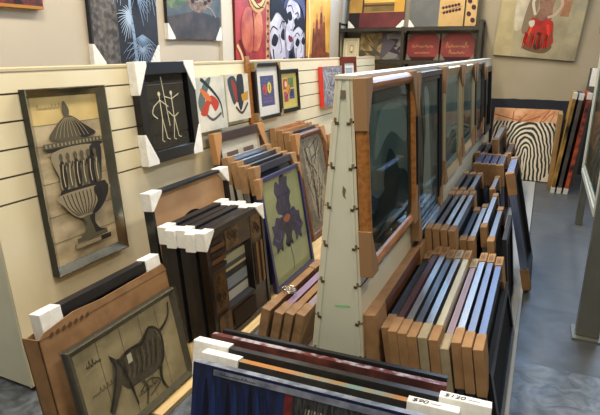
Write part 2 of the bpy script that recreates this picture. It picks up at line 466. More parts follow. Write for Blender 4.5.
on_wall_l(o, 3.515, 4.275, 1.695)
def a_redabs(a):
    a.rect(mat('8c1f1c', .55, h2='b8362a', scale=6), 0, 0, 1, 1)
    a.poly(mat('c29a6a', .6, h2='9b5b3d', scale=18), [(.86, 0), (1, 0), (1, 1), (.9, 1)])
    for i in range(12): a.rect('6b2a20', .9, .04 + i * .08, .97, .07 + i * .08)
    a.ell(mat('a13a28', .5, h2='c56a45', scale=5), .36, .40, .22, .23)
    a.blob(mat('b04a30', .5, h2='d58a5f', scale=5), [(.42, .22), (.62, .2), (.76, .38), (.72, .58), (.56, .55), (.48, .4)])
    a.curve('5a1512', [(.46, .6), (.5, .4), (.46, .18)], .035, .015)
    for r, c in ((.33, 'c9a065'), (.29, '5c3c22'), (.27, 'd9c08a'), (.22, '8c1f1c')): a.ell(c, .62, .86, r, r * .85)
    a.blob('e9e2d2', [(.5, .78), (.64, .8), (.66, .92), (.54, .96), (.5, .88)])
    a.curve('3a1512', [(.22, 1), (.4, .8), (.62, .66), (.8, .64)], .03, .01)
    a.curve('5a1512', [(.1, .3), (.3, .1), (.5, .02)], .05, .02)
    a.curve('d7b98c', [(.02, .25), (.15, .14), (.2, 0)], .05)
    a.poly('e2d7bf', [(.78, 0), (.88, .12), (.86, 0)])
o = canvas('canvas_painting', 'red abstract canvas with round orange forms and a pale ring, first right of pilaster', .70, .95, .045, mat('6d1c19', .6), a_redabs)
on_wall_l(o, 4.50, 5.20, 1.42)
def face(a, x, y, s, tilt, flip=1):
    def q(pts): 
        r = math.radians(tilt); out = []
        for u, v in pts:
            u *= flip * s; v *= s
            out.append((x + u * math.cos(r) - v * math.sin(r), y + (u * math.sin(r) + v * math.cos(r)) * a.W / a.H))
        return out
    a.blob(mat('cfccd6', .6, h2='b2afc0', scale=8), q([(-.36, .5), (-.42, 0), (-.25, -.48), (.02, -.68), (.27, -.45), (.42, .02), (.34, .5), (0, .62)]))
    a.blob('8d8aa2', q([(.2, .45), (.42, .1), (.3, -.4), (.1, -.6), (.22, -.1)]))
    a.blob('15131f', q([(-.34, .12), (-.18, .26), (-.03, .14), (-.18, .02)])); a.blob('15131f', q([(.08, .14), (.22, .26), (.36, .12), (.22, .03)]))
    a.curve('15131f', q([(-.3, .0), (-.3, -.3), (-.12, -.62)]), .05 * s, .02 * s)
    a.curve('15131f', q([(-.38, .3), (-.2, .4), (-.02, .3)]), .03 * s); a.curve('15131f', q([(.08, .3), (.24, .4), (.4, .28)]), .03 * s)
    a.blob('6d2436', q([(-.1, -.36), (-.03, -.29), (.03, -.31), (.1, -.28), (.19, -.36), (.03, -.45)]))
    a.curve('7b7890', q([(.02, .2), (.06, -.1), (-.04, -.15)]), .03 * s)
def a_faces(a):
    a.rect(mat('1b1d2e', .6, h2='343752', scale=5), 0, 0, 1, 1)
    a.blob('2c3150', [(.1, .7), (.35, 1), (.7, .95), (.5, .65), (.3, .55)])
    face(a, .26, .26, .62, 16)
    face(a, .60, .50, .50, -20)
    face(a, .86, .24, .46, 6)
    a.blob('14141f', [(.0, .5), (.2, .62), (.46, .5), (.44, .64), (.2, .78), (0, .7)])
    a.blob('4a5075', [(.36, .66), (.55, .78), (.85, .72), (.98, .58), (.98, .75), (.7, .88), (.45, .84)])
    a.blob('1a1a28', [(.62, .42), (.8, .48), (.99, .42), (.99, .56), (.8, .58)])
    for i in range(5): a.ell('7d2b3b', .35 + .13 * i, .93 - .03 * (i % 2), .04, .03)
    a.poly('0f0f18', [(.45, 0), (.6, .2), (.7, 0)])
o = canvas('canvas_painting', 'canvas of three pale faces in dark blue hats between red and golden canvases', .90, .95, .045, BLACKW, a_faces)
on_wall_l(o, 5.21, 6.09, 1.42)
def a_gold(a):
    a.rect(mat('c98a2a', .55, h2='e3b552', scale=3), 0, 0, 1, 1)
    a.poly(mat('7a3f1c', .6, h2='a5602a', scale=9), [(0, 0), (1, 0), (1, .16), (.55, .22), (0, .12)])
    for x, h, w in ((.42, .62, .09), (.6, .72, .1), (.72, .6, .09), (.3, .5, .07), (.5, .5, .07)):
        a.blob(mat('8a4420', .6, h2='5e2c18', scale=9), [(x - w, .05), (x - w * .8, h * .6), (x - w * .3, h), (x + w * .3, h), (x + w * .8, h * .6), (x + w, .05)])
        a.ell('c98250', x, h + .03, .045, .045)
    a.curve('e9cf8a', [(.08, .95), (.14, .5), (.1, .1)], .05)
o = canvas('canvas_painting', 'golden canvas of slender brown standing figures beside the shelving', .80, .93, .045, mat('3a2418', .6), a_gold)
on_wall_l(o, 6.13, 6.96, 1.42)

# ------------------------------------------------------------------ pictures hung on the left display
def urn(a):
    a.rect(mat('b9a988', .7, h2='8f8066', scale=6, stretch=(1, 1, 2)), 0, 0, 1, 1)
    a.rect(mat('cdb678', .7, h2='b59d68', scale=5), 0, .84, 1, 1)
    for v in (.84, .72, .5, .30, .14): a.rect('6f634e', 0, v, 1, v + .004)
    D = '2b2724'; M_ = '55503f'; T_ = '8d8168'; a.tf = (1.28, -.10, 1.06, .05)
    # faint script at the top and an ink mark
    scribble(a, '7d7158', .14, .83, .28, .03, .004, 7)
    for i in range(7): a.curve('6d6250', [(.6 + i * .05, .93), (.62 + i * .05, .95), (.64 + i * .05, .93)], .007)
    a.blob(D, [(.6, .94), (.66, .96), (.7, .93), (.66, .9), (.63, .91)])
    # finial and lid
    a.blob(M_, [(.41, .82), (.44, .87), (.49, .82), (.47, .78), (.43, .78)])
    a.blob(M_, [(.22, .665), (.3, .73), (.42, .78), (.52, .78), (.66, .72), (.78, .665), (.5, .64)])
    a.blob(D, [(.5, .78), (.64, .73), (.77, .67), (.6, .65), (.55, .7)])
    for i in range(9): a.curve(T_, [(.28 + i * .05, .665), (.34 + i * .033, .73), (.43 + i * .01, .775)], .008)
    a.poly(M_, [(.13, .645), (.83, .645), (.86, .615), (.12, .615)])
    for i in range(16): a.rect(T_, .15 + i * .044, .622, .17 + i * .044, .64)
    a.poly(D, [(.14, .612), (.85, .612), (.82, .595), (.17, .595)])
    # drum with figures
    a.blob(T_, [(.22, .595), (.78, .595), (.76, .45), (.72, .37), (.28, .37), (.24, .45)])
    a.blob(D, [(.66, .595), (.80, .595), (.77, .45), (.73, .37), (.62, .37), (.64, .48)])
    for i, x in enumerate((.29, .37, .46, .54, .62, .70)):
        a.blob(M_ if i % 2 else D, [(x - .03, .38), (x - .035, .47), (x - .015, .535), (x + .02, .535), (x + .04, .46), (x + .025, .38)])
        a.ell(M_, x, .56, .022, .022)
        a.curve(D, [(x - .03, .52), (x + .02, .49), (x + .05, .53)], .012)
        a.curve('b9a988', [(x, .39), (x - .005, .46), (x + .01, .52)], .01)
    a.poly(D, [(.22, .375), (.78, .375), (.80, .35), (.2, .35)])
    # gadrooned bowl
    a.blob(T_, [(.2, .35), (.8, .35), (.78, .28), (.66, .21), (.5, .185), (.36, .2), (.23, .28)])
    a.blob(D, [(.62, .35), (.8, .35), (.78, .28), (.66, .21), (.54, .19), (.64, .26)])
    for i in range(11): a.curve(D, [(.23 + i * .048, .345), (.27 + i * .042, .27), (.37 + i * .02, .205)], .009)
    # stem, shadow and plinth
    a.blob(M_, [(.42, .19), (.56, .19), (.53, .15), (.56, .1), (.64, .075), (.36, .075), (.43, .11), (.45, .15)])
    a.blob(D, [(.5, .185), (.57, .19), (.56, .14), (.62, .09), (.7, .08), (.56, .07), (.53, .12)])
    a.poly(M_, [(.3, .075), (.7, .075), (.7, .05), (.3, .05)]); a.poly(D, [(.26, .045), (.74, .045), (.74, .015), (.26, .015)])
    a.poly(T_, [(.27, .043), (.6, .043), (.6, .018), (.27, .018)])
SILVG = mat('c6c5b6', .14, .95, h2='a3a293', scale=5)
o = framed('framed_print', 'tall print of an ornate ink urn in a faceted mirror frame on left display', .49, .915, .042, .042, SILVG, urn, prof='cham', ay=.14, m2=mat('3a3d3a', .4, .5), glass=None)
on_left(o, 1.655, 2.145, .515)
o.rotation_euler.rotate_axis('Y', 0.012)
def figures(a):
    a.rect(mat('090a0d', .9, h2='0e1014', scale=5, spec=.05), 0, 0, 1, 1)
    c = mat('d8d2b4', .4, .2)
    for x in (.34, .62):
        a.ell(c, x, .74, .03, .03)
        a.stroke(c, [(x, .71), (x + .01, .42)], .018); a.stroke(c, [(x + .01, .42), (x - .05, .12), (x - .0, .1)], .016); a.stroke(c, [(x + .01, .42), (x + .07, .14), (x + .13, .12)], .016)
        a.stroke(c, [(x - .16, .70 if x > .5 else .58), (x, .66), (x + .18, .72 if x > .5 else .56)], .016)
    a.stroke(c, [(.42, .96), (.5, .3)], .016); a.curve(c, [(.2, .6), (.14, .5), (.24, .42)], .018)
    a.curve(c, [(.5, .5), (.62, .42), (.74, .46)], .016)
    a.rect('3c3f48', .05, .86, .95, .872)
o = framed('shadow_box', 'black shadow box with two thin metal stick figures and white corners', .55, .60, .05, .07, BLACKS, figures, prof='flat', matw=.0, base='14161d', glass=GLASS, corners=('tl', 'tr', 'bl', 'br'), cm=FOAM, cL=.10, cL2=.19, cat='picture')
on_left(o, 2.395, 2.95, .935)
def abs1(a):
    a.rect(mat('d6d3c6', .6, h2='aeb3ac', scale=5), 0, 0, 1, 1)
    a.blob('5c6a66', [(.05, .55), (.3, .9), (.55, .98), (.3, .6), (.2, .3)])
    a.blob('b6402a', [(.1, .35), (.35, .6), (.55, .65), (.75, .5), (.6, .35), (.45, .5), (.3, .3)])
    a.blob('d0713c', [(.15, .8), (.4, .7), (.5, .55), (.3, .6)])
    a.curve('2c3236', [(.2, .98), (.55, .75), (.8, .5), (.85, .2)], .08, .03); a.curve('5c4a50', [(.3, .3), (.5, .2), (.8, .3)], .05)
def abs2(a):
    a.rect(mat('d6d0bf', .6, h2='b7b5a8', scale=5), 0, 0, 1, 1)
    a.blob('39434c', [(.1, .9), (.4, .95), (.5, .6), (.3, .35), (.15, .6)])
    a.blob('8f3a2c', [(.25, .9), (.45, .75), (.55, .45), (.4, .4), (.3, .6)])
    a.blob('2a2c30', [(.5, .95), (.75, .98), (.75, .5), (.55, .2), (.45, .5)])
    a.poly('b5872e', [(.62, .55), (.95, .62), (.92, .42), (.66, .4)]); a.curve('4a3a34', [(.35, .3), (.6, .15), (.9, .35)], .06)
o = canvas('canvas_painting', 'pale abstract canvas with orange red strokes, right of the shadow box', .36, .37, .035, mat('cfcabb', .7), abs1)
on_left(o, 2.955, 3.315, 1.055, gap=.01)
o = canvas('canvas_painting', 'pale abstract canvas with black and mustard strokes, second beside shadow box', .33, .345, .035, mat('cfcabb', .7), abs2)
on_left(o, 3.335, 3.665, 1.085, gap=.01)
def apples(a):
    a.rect(mat('2f3c78', .6, h2='3a3566', scale=5), 0, 0, 1, 1)
    a.ell('c23a34', .32, .55, .15, .17); a.ell('d9c23a', .66, .6, .15, .19); a.ell('8a2530', .27, .5, .06, .08)
    a.ell('4b5a32', .66, .6, .03, .12); a.poly('5c4f86', [(.05, .1), (.95, .1), (.8, .3), (.2, .28)])
o = framed('framed_print', 'black framed blue print with red and yellow ovals, bare wood strips behind', .45, .46, .035, .03, BLACKS, apples, matw=.075, matm=mat('dad9d6', .8), corners=('tl', 'tr', 'bl', 'br'), cm=mat('8c7752', .8), cL=.055, cL2=.07)
on_left(o, 3.765, 4.215, 1.045, gap=.022)
for i, (y0, y1, w) in enumerate(((3.70, 3.765, 1),)):
    pass
mb = MB(); mb.box(-.03, .03, -.018, 0, 0, .56, OAK)
o = mb.build('wood_strip', None, bevel=.002); tag(o, 'upright light wooden strip beside the blue print with ovals', 'wood strip'); on_left(o, 3.70, 3.76, 1.0)
def quad(a):
    a.rect('c9b95c', 0, 0, 1, 1)
    for r in ((.08, .55, .42, .92, 'b8453a'), (.45, .6, .9, .95, '5c7a4a'), (.5, .2, .92, .55, '3a4a8a'), (.1, .12, .42, .48, 'a8455a'), (.3, .4, .6, .7, 'd0873a')): a.rect(r[4], *r[:4])
    a.ell('2c2c4a', .68, .4, .12, .12); a.ell('d8cf9c', .28, .74, .09, .1); a.curve('2a2a2a', [(.2, .2), (.5, .5), (.8, .85)], .03)
o = framed('framed_print', 'small black framed print of bright yellow, red and blue patches', .40, .385, .03, .035, BLACKS, quad, matw=.03, matm=mat('c8bd6a', .7))
on_left(o, 4.245, 4.645, 1.055)
def grayflor(a):
    a.rect(mat('8d8a90', .7, h2='6e6a70', scale=16), 0, 0, 1, 1)
    for i in range(14): a.curve('aeabb0' if i % 2 else '5d5960', [(random.random(), random.random()), (random.random(), random.random()), (random.random(), random.random())], .03, .01)
o = canvas('canvas_painting', 'mottled grey canvas with bright red side edge on left display', .58, .42, .05, mat('d8392b', .5), grayflor)
on_left(o, 5.20, 5.78, 1.02)
def seaview(a):
    a.rect('aab4bc', 0, 0, 1, 1); a.rect('3f5a86', 0, 0, 1, .42); a.rect('d8d6cc', 0, .42, 1, .48); a.poly('6a7078', [(0, .48), (.4, .7), (.8, .48)])
o = framed('framed_print', 'small seascape in a reddish brown frame at far end of left display', .5, .46, .03, .07, mat('6a2a1c', .35), seaview, matw=.06)
on_left(o, 5.86, 6.36, 1.075)

# ------------------------------------------------------------------ leaning things, bottom left
def horse(a):
    a.rect(mat('b8aa86', .7, h2='978a6a', scale=7), 0, 0, 1, 1)
    for u in (.2, .42, .62, .8): a.rect('6c624c', u, 0, u + .006, 1)
    D = '2a2622'; M_ = '544d40'
    a.blob(M_, [(.3, .62), (.42, .72), (.58, .72), (.7, .8), (.79, .62), (.77, .38), (.68, .28), (.5, .3), (.36, .34)])
    for i in range(14): a.curve('716850' if i % 2 else D, [(.36 + i * .027, .38 + .02 * (i % 3)), (.4 + i * .026, .5), (.38 + i * .03, .66)], .009)
    a.curve(D, [(.3, .62), (.45, .71), (.6, .69), (.7, .8), (.8, .66), (.78, .4), (.7, .28)], .022)
    a.curve(D, [(.78, .68), (.86, .72), (.93, .8), (.96, .94)], .03, .014)
    a.blob(M_, [(.3, .72), (.36, .66), (.34, .48), (.26, .3), (.2, .2), (.17, .25), (.24, .45), (.27, .62)])
    a.curve(D, [(.29, .75), (.3, .6), (.24, .4), (.17, .24)], .02)
    a.poly(D, [(.28, .7), (.27, .8), (.32, .72)]); a.curve(D, [(.33, .7), (.38, .5), (.42, .1)], .03, .015)
    a.curve(M_, [(.5, .34), (.54, .2), (.5, .02)], .03, .02); a.curve(D, [(.72, .3), (.7, .15), (.74, .0)], .035, .02)
    a.curve(M_, [(.46, .2), (.58, .26), (.68, .16), (.55, .08)], .014)
    scribble(a, D, .44, .16, .22, .09, .005, 6)
    scribble(a, D, .07, .80, .14, .08, .006, 5)      # pencilled inscription
    scribble(a, '5a5140', .06, .5, .2, .06, .005, 6)
    a.rect('d9d6c2', .42, .58, .465, .68)        # small paper tag
w, h, an = leaned(1.20, 1.85, -1.545, .49, -1.455, ZB)
o = framed('framed_print', 'shrink wrapped print of an ink horse sketch in a grey wooden frame', w, h, .035, .03, mat('5d5a4c', .4, .3), horse, prof='slope', m2=mat('3c3d3a', .5), glass=None)
b = MB(); b.box(-w / 2 - .004, w / 2 + .004, -.041, .004, -.002, h + .004, WRAP); b.build('plastic_wrap', o)
place(o, -1.472, 1.525, ZB, an, R90)
# carton behind it, open at the top, with a black frame inside
h, an = size(-1.62, .535, -1.545, ZB)
r = empty('cardboard_carton', 'flat brown cardboard carton standing open topped behind the wrapped sketch', 'box')
mb = MB(); BW, BT = .75, .095
mb.box(-BW / 2, BW / 2, -BT, -BT + .005, 0, h, CARDD); mb.box(-BW / 2, BW / 2, -.005, 0, 0, h * .98, CARDD)
mb.box(-BW / 2, -BW / 2 + .005, -BT, 0, 0, h, CARDD); mb.box(BW / 2 - .005, BW / 2, -BT, 0, 0, h, CARDD); mb.box(-BW / 2, BW / 2, -BT, 0, 0, .005, CARDD)
mb.build('box_body', r)
mb = MB(); mb.prism([(-BW / 2, h - .002), (BW / 2, h - .002), (BW / 2 - .02, h + .035), (-.05, h + .028), (-.2, h + .04), (-BW / 2 + .03, h + .018)], -BT - .002, -BT + .003, CARDD)
f = mb.build('front_flap', r)
mb = MB(); mb.prism([(-BW / 2, h * .98), (BW / 2, h * .98), (BW / 2 - .1, h + .05), (-.1, h + .03)], -.004, 0, CARD); mb.build('rear_flap', r)
mb = MB()
for i in range(7):
    x = -.33 + i * .03; mb.add([(x, -BT - .0025, h - .015), (x + .02, -BT - .0025, h - .01), (x + .02, -BT - .0025, h + .008), (x + .005, -BT - .0025, h + .004)], [(0, 1, 2, 3)], mat('5a3c22', .9))
mb.build('printed_marking', f)
place(r, -1.645, 1.54, ZB, an, R90)
o = framed('picture_frame', 'black frame with white foam corners standing inside the brown carton', .69, h - .01 + .085, .05, .05, BLACKW, None, base='3a3836', corners=('tl', 'tr'), cm=FOAM, cL=.1, cL2=.13, cname='foam_corner', cut=2.4)
place(o, -1.645 + .022, 1.555, ZB + .008, an, R90)

# brown board frame with the arch
h, an = size(-1.86, .865, -1.78, ZB)
def arch(a):
    a.rect(mat('c6a07a', .8, h2='b8906a', scale=5), 0, 0, 1, 1)
    a.poly('141210', [(.34, 0)] + [(.5 + .16 * math.cos(math.pi * (1 - i / 14)), .70 + .09 * math.sin(math.pi * i / 14)) for i in range(15)] + [(.66, 0)])
o = framed('picture_frame', 'black frame with tan arched insert board and white upper corners', .76, h, .06, .018, BLACKW, arch, glass=None, corners=('tl', 'tr'), cm=FOAM, cL=.10, cL2=.10)
place(o, -1.815, 2.46, ZB, an, R90)

# black frames with white corners, the front one broad and carved
def carved_frame():
    W, H, T, fw = .62, .665, .05, .165
    r = empty('carved_frame', 'broad dark carved frame round a small banded picture, at front of black frames', 'picture frame', 'black frames with white corners')
    wood = mat('3f2c1b', .35, h2='24180f', scale=9, stretch=(1, 5, 5)); gold = mat('6b4c26', .35, .3, h2='3d2a17', scale=22)
    frame_mb(W, H, T, .03, mat('1c1512', .3), 'flat').build('frame', r, bevel=.002)
    mb = MB(); y = -T * .85
    mb2 = frame_mb(W - .06, H - .06, T * .85, fw - .03, wood, 'flat'); mb2.v = [(a, b, c + .03) for a, b, c in mb2.v]
    a = Art(mb2, W, H, y - .0005)
    # carved panels: scroll blocks, reeded strips
    for (u0, v0, u1, v1) in ((.06, .30, .25, .62), (.75, .72, .94, .94), (.30, .77, .52, .94)):
        a.rect(gold, u0, v0, u1, v1)
        for k in range(6):
            cu, cv = random.uniform(u0 + .04, u1 - .04), random.uniform(v0 + .05, v1 - .05)
            a.curve('2a1b10', [(cu + .03 * math.cos(t * 1.2) * (1 - t / 9), cv + .035 * math.sin(t * 1.2) * (1 - t / 9)) for t in range(8)], .012)
    for k in range(4): a.rect('8a6234' if k % 2 else '2a1b10', .765 + k * .045, .28, .80 + k * .045, .68)
    for k in range(5): a.rect('55391f' if k % 2 else '2a1b10', .06, .66 + k * .055, .28, .70 + k * .055)
    a.rect('2e2014', .3, .06, .7, .22); a.rect(gold, .06, .05, .26, .26)
    mb2.flat = False
    mb2.build('carved_moulding', r)['label'] = 'dark brown moulding carved with scrolls and reeds'
    g = frame_mb(W - 2 * fw, H - 2 * fw, T * .8, .03, BLACKS, 'slope'); g.v = [(q[0], q[1], q[2] + fw) for q in g.v]; g.build('inner_frame', r)
    mb = MB(); iw = W - 2 * fw - .06; ih = H - 2 * fw - .06
    mb.box(-iw / 2, iw / 2, -.012, 0, fw + .03, fw + .03 + ih, BACKING); a = Art(mb, iw, ih, -.0125, fw + .03)
    for v0, v1, c in ((0, .2, 'c3c6c0'), (.2, .26, '3a3f48'), (.26, .5, '8f9aa6'), (.5, .64, '23262c'), (.64, .7, 'c9b98c'), (.7, .8, '3c444e'), (.8, 1, 'a4a38c')): a.poly(mat(c, .5), [(0, v0), (1, v0 - .0), (1, v1), (0, v1)])
    mb.flat = True; mb.build('artwork', r)
    for c in ('tl', 'tr'): corner(r, W, H, T, c, FOAM, .09, .10)
    return r
o = carved_frame(); place(o, -1.495, 2.39, ZB, math.atan2(.055, .66), R90)
for i, lab in enumerate(('narrow black frame with white corners directly behind the carved frame', 'second black frame behind the carved frame, white corners',
                         'third black frame behind the carved frame, white corners', 'black frame with white corners at the back, next to tan arched board')):
    o = framed('picture_frame', lab, .62, .655 + .006 * (i % 2), .05, .05, BLACKW, None, base='2a2624', glass=None, corners=('tl', 'tr'), cm=FOAM, cL=.09, cL2=.10, group='black frames with white corners')
    place(o, -1.495 - .0635 * (i + 1), 2.39 + (-.012, .008, -.006, .01)[i], ZB, math.atan2(.055, .66), R90)

# large brown frame with the pale mat and the stack before it, iris at the front
def sepia(a):
    a.rect('b9b2a2', 0, 0, 1, 1)
    a.rect('c8c2b4', .0, .0, 1, 1)
    for u in (.12, .56): a.rect('6b5a4c', u, .70, u + .3, .93); a.rect('4c3d33', u + .05, .75, u + .24, .86)
h, an = size(-2.09, 1.03, -1.93, ZB)
o = framed('framed_print', 'large dark brown frame with pale mat and two small sepia photos', .72, h, .04, .065, DKBROWN, sepia, matw=.03, matm=mat('b5ad9b', .8), corners=('tl', 'tr'), cm=mat('b0814f', .85), cL=.10, cL2=.22)
place(o, -1.955, 3.415, ZB, an, R90)
spec = [('silver grey frame with tan corners, behind the white edged frames', -1.97, .885, 2.99, 3.62, SILVERD, SILVER),
        ('black frame with bright silver edge, second in the stack before brown frame', -1.885, .865, 2.97, 3.62, BLACKW, SILVER),
        ('black frame with bright edge, third in the stack behind the iris', -1.815, .845, 2.95, 3.6, BLACKW, SILVER),
        ('dark navy frame with tan corners directly behind the iris print', -1.735, .845, 2.94, 3.58, BLUEB, BLUEB)]
for lab, xt, zt, y0, y1, fmat, side in spec:
    w, h, an = leaned(y0, y1, xt, zt, xt + .15, ZB)
    o = framed('picture_frame', lab, w, h, .045, .045, fmat, None, base='24262c', corners=('tl', 'tr'), cm=CARD, cL=.085, cL2=.19, m2=side, group='frames stacked behind the iris')
    place(o, xt + .15, (y0 + y1) / 2, ZB, an, R90)
def iris(a):
    a.rect(mat('8d9468', .6, h2='7b8460', scale=4), 0, 0, 1, 1); a.tf = (1.2, -.11, 1.04, .0)
    P_ = mat('232044', .6, h2='352f5c', scale=9, spec=.2); D = '171530'
    a.curve('4e5a40', [(.52, .5), (.5, .35), (.53, .12), (.5, .04)], .03, .02)
    # upright standards, ragged falls and their dark folds
    a.blob(P_, [(.5, .54), (.42, .60), (.36, .62), (.33, .70), (.38, .76), (.34, .83), (.40, .92), (.46, .88), (.48, .93), (.55, .97), (.6, .93), (.66, .92), (.64, .84), (.69, .77), (.63, .70), (.65, .63), (.58, .58)], 3)
    a.blob(P_, [(.48, .57), (.38, .58), (.30, .60), (.24, .54), (.19, .55), (.20, .46), (.15, .40), (.21, .35), (.22, .28), (.29, .31), (.34, .27), (.37, .36), (.43, .42)], 3)
    a.blob(P_, [(.53, .57), (.62, .6), (.70, .62), (.76, .56), (.82, .55), (.82, .47), (.87, .40), (.80, .36), (.79, .28), (.72, .32), (.66, .28), (.64, .38), (.57, .43)], 3)
    a.blob(D, [(.5, .55), (.43, .46), (.45, .38), (.41, .32), (.48, .27), (.53, .30), (.58, .27), (.57, .36), (.6, .42)], 3)
    for q_ in ([(.5, .58), (.46, .72), (.48, .86)], [(.53, .6), (.57, .74), (.56, .9)], [(.44, .62), (.39, .72), (.42, .84)], [(.6, .62), (.63, .74), (.6, .86)], [(.42, .54), (.3, .5), (.23, .4)], [(.42, .5), (.34, .42), (.3, .34)], [(.58, .54), (.72, .52), (.79, .42)], [(.58, .5), (.68, .44), (.71, .36)]):
        a.curve(D, q_, .03, .01)
    a.blob('8a4a2c', [(.44, .56), (.52, .58), (.6, .55), (.54, .51), (.47, .52)])
    a.curve('4d4780', [(.22, .42), (.3, .38), (.36, .46)], .02); a.curve('4d4780', [(.72, .46), (.8, .4), (.84, .44)], .02)
w, h, an = leaned(2.83, 3.46, -1.615, .80, -1.485, ZB)
o = framed('framed_print', 'large purple iris flower on green in a narrow navy frame', w, h, .03, .028, mat('2c2c58', .35), iris, glass=GLASS, corners=('tl', 'tr'), cm=CARD, cL=.05, cL2=.13)
place(o, -1.495, 3.145, ZB, an, R90)
# second stack further along
for i, (lab, xt, zt, y0, y1, fm_) in enumerate((('light oak frame with tan corners against the wall side, farther stack', -2.13, .95, 4.0, 4.62, OAK),
        ('light oak frame second in the farther left stack', -2.07, .93, 4.02, 4.66, OAK), ('pewter frame third in the farther left stack', -2.005, .915, 4.02, 4.68, PEWTER),
        ('brown frame fourth in the farther left stack, low tan corners', -1.94, .86, 3.98, 4.6, WALNUT))):
    h, an = size(xt, zt, xt + .13, ZB)
    o = framed('picture_frame', lab, y1 - y0, h, .045, .05, fm_, None, base='4a4238', corners=('tl', 'tr'), cm=CARD, cL=.09, cL2=.2, group='frames in the farther left stack')
    place(o, xt + .13, (y0 + y1) / 2, ZB, an, R90)
def pattern(a):
    a.rect(mat('6d665a', .6, h2='4e483f', scale=14), 0, 0, 1, 1)
    a.blob('8b8478', [(.3, .1), (.7, .1), (.8, .5), (.6, .9), (.35, .85), (.2, .5)])
    for i in range(22): a.curve(['39332c', 'a39a88'][i % 2], [(random.uniform(.15, .85), random.uniform(.05, .95)) for _ in range(3)], .03, .015)
w, h, an = leaned(3.85, 4.48, -1.84, .93, -1.66, ZB)
o = framed('framed_print', 'mottled grey brown print in dark walnut frame right of the iris', w, h, .04, .05, WALNUT, pattern, prof='round', corners=('tl', 'tr'), cm=mat('a87b4e', .85), cL=.10, cL2=.17)
place(o, -1.68, 4.165, ZB, an, R90)
for i, (lab, xt, zt, y0, y1, fm_) in enumerate((('navy topped frame leaning past the mottled print', -1.93, .80, 4.75, 5.45, BLUEB), ('brown frame with tan corner beside the centre display edge', -1.84, .72, 4.72, 5.4, WALNUT))):
    h, an = size(xt, zt, xt + .13, ZB)
    o = framed('picture_frame', lab, y1 - y0, h, .045, .05, fm_, None, base='4a4238', corners=('tl', 'tr'), cm=CARD, cL=.09, cL2=.16)
    place(o, xt + .13, (y0 + y1) / 2, ZB, an, R90)

# small stack on the left side of the centre display (leans towards +X)
MAUVE = mat('7a5a78', .5)
for i, (lab, xt, zt, fm_) in enumerate((('tan carton corner and brown frame, leftmost of the low stack', -1.175, .315, CARDD), ('mauve edged frame in the low stack by centre display', -1.11, .30, MAUVE),
        ('brown frame third in the low stack by centre display', -1.055, .30, CARDD), ('brown frame nearest the centre display in the low stack', -1.0, .30, WALNUT))):
    h, an = size(xt, zt, xt - .05, ZB)
    o = framed('picture_frame', lab, .72, h, .038, .05, fm_, None, base='5a4a38', glass=None, corners=('tr', 'tl'), cm=mat('98795a', .85, h2='816447', scale=12), cL=.13, cL2=.2, group='low stack left of the centre display')
    place(o, xt - .03, 2.49 + .015 * i, ZB, an, -R90)
mb = MB(); pts = []
for i in range(70):
    t = i * .42; pts.append((.032 * math.cos(t) * (1 + .3 * math.sin(t * .37)), .03 * math.sin(t) * (1 + .3 * math.cos(t * .23)), .012 + .008 * math.sin(t * .61)))
mb.tube(pts, .0022, mat('c9c9c4', .25, .8), 6)
o = mb.build('wire_coil', None, True); tag(o, 'small tangled coil of silver wire lying on the low frames', 'wire'); o.location = (-1.15, 2.36, .322)

# ------------------------------------------------------------------ pictures hung on the right face of the centre display
def still_glass(a):
    a.rect(mat('5f6d6b', .5, h2='84918c', scale=3), 0, 0, 1, 1)
    a.blob('26302f', [(.0, .0), (.5, .1), (1, .0), (1, .3), (.6, .42), (.2, .3), (0, .35)])
    a.blob('a3aea8', [(.1, .6), (.5, .75), (.95, .6), (.9, .9), (.3, .95)])
    a.blob('2b3634', [(.3, .4), (.45, .62), (.65, .5), (.7, .35), (.4, .3)])
def white_figure(a):
    a.rect(mat('4a525a', .5, h2='6c757b', scale=3), 0, 0, 1, 1)
    a.blob('b9c0c0', [(.35, .95), (.55, .9), (.6, .6), (.75, .3), (.6, .08), (.35, .1), (.25, .4), (.4, .65)])
    a.blob('7d8888', [(.55, .8), (.7, .6), (.8, .35), (.66, .2), (.6, .5)]); a.curve('2a2f33', [(.2, .9), (.3, .5), (.15, .1)], .06)
def grey_land(a):
    a.rect(mat('8c9592', .5, h2='a9b0ab', scale=3), 0, 0, 1, 1); a.poly('5d665f', [(0, 0), (1, 0), (1, .3), (.6, .38), (.3, .3), (0, .36)])
def dim(a):
    a.rect(mat('666b6b', .5, h2='8a8f8d', scale=3), 0, 0, 1, 1); a.poly('33373a', [(0, 0), (1, 0), (1, .4), (.5, .3), (0, .5)])
hang = [
 ('oak framed glazed picture, largest and nearest on the centre display right face', 1.945, 2.80, .70, 1.495, OAK, still_glass, 'round', .045, .055, mat('2c2f30', .7), ('tl', 'tr', 'bl', 'br'), .09, .20),
 ('charcoal framed picture of a pale draped figure, second on the centre display', 2.855, 3.60, .555, 1.485, CHARCOAL, white_figure, 'step', .04, .055, None, ('bl', 'br', 'tl'), .08, .23),
 ('pale champagne framed picture, third along the centre display', 3.68, 4.45, .70, 1.49, CHAMP, grey_land, 'slope', .045, .065, mat('c9c8bd', .8), ('tl', 'tr', 'bl', 'br'), .09, .17),
 ('champagne framed dim picture, fourth along the centre display', 4.53, 5.28, .74, 1.485, CHAMP, dim, 'slope', .045, .065, mat('a9a79c', .8), ('tl', 'tr', 'bl', 'br'), .13, .17),
 ('dark framed picture with brown corners, fifth along the centre display', 5.34, 6.05, .74, 1.485, CHARCOAL, dim, 'slope', .05, .07, None, ('tl', 'tr', 'bl', 'br'), .13, .17),
 ('black framed picture hung lowest, last along the centre display', 6.15, 6.75, .70, 1.43, BLACKW, dim, 'flat', .06, .06, None, ('tl',), .1, .14)]
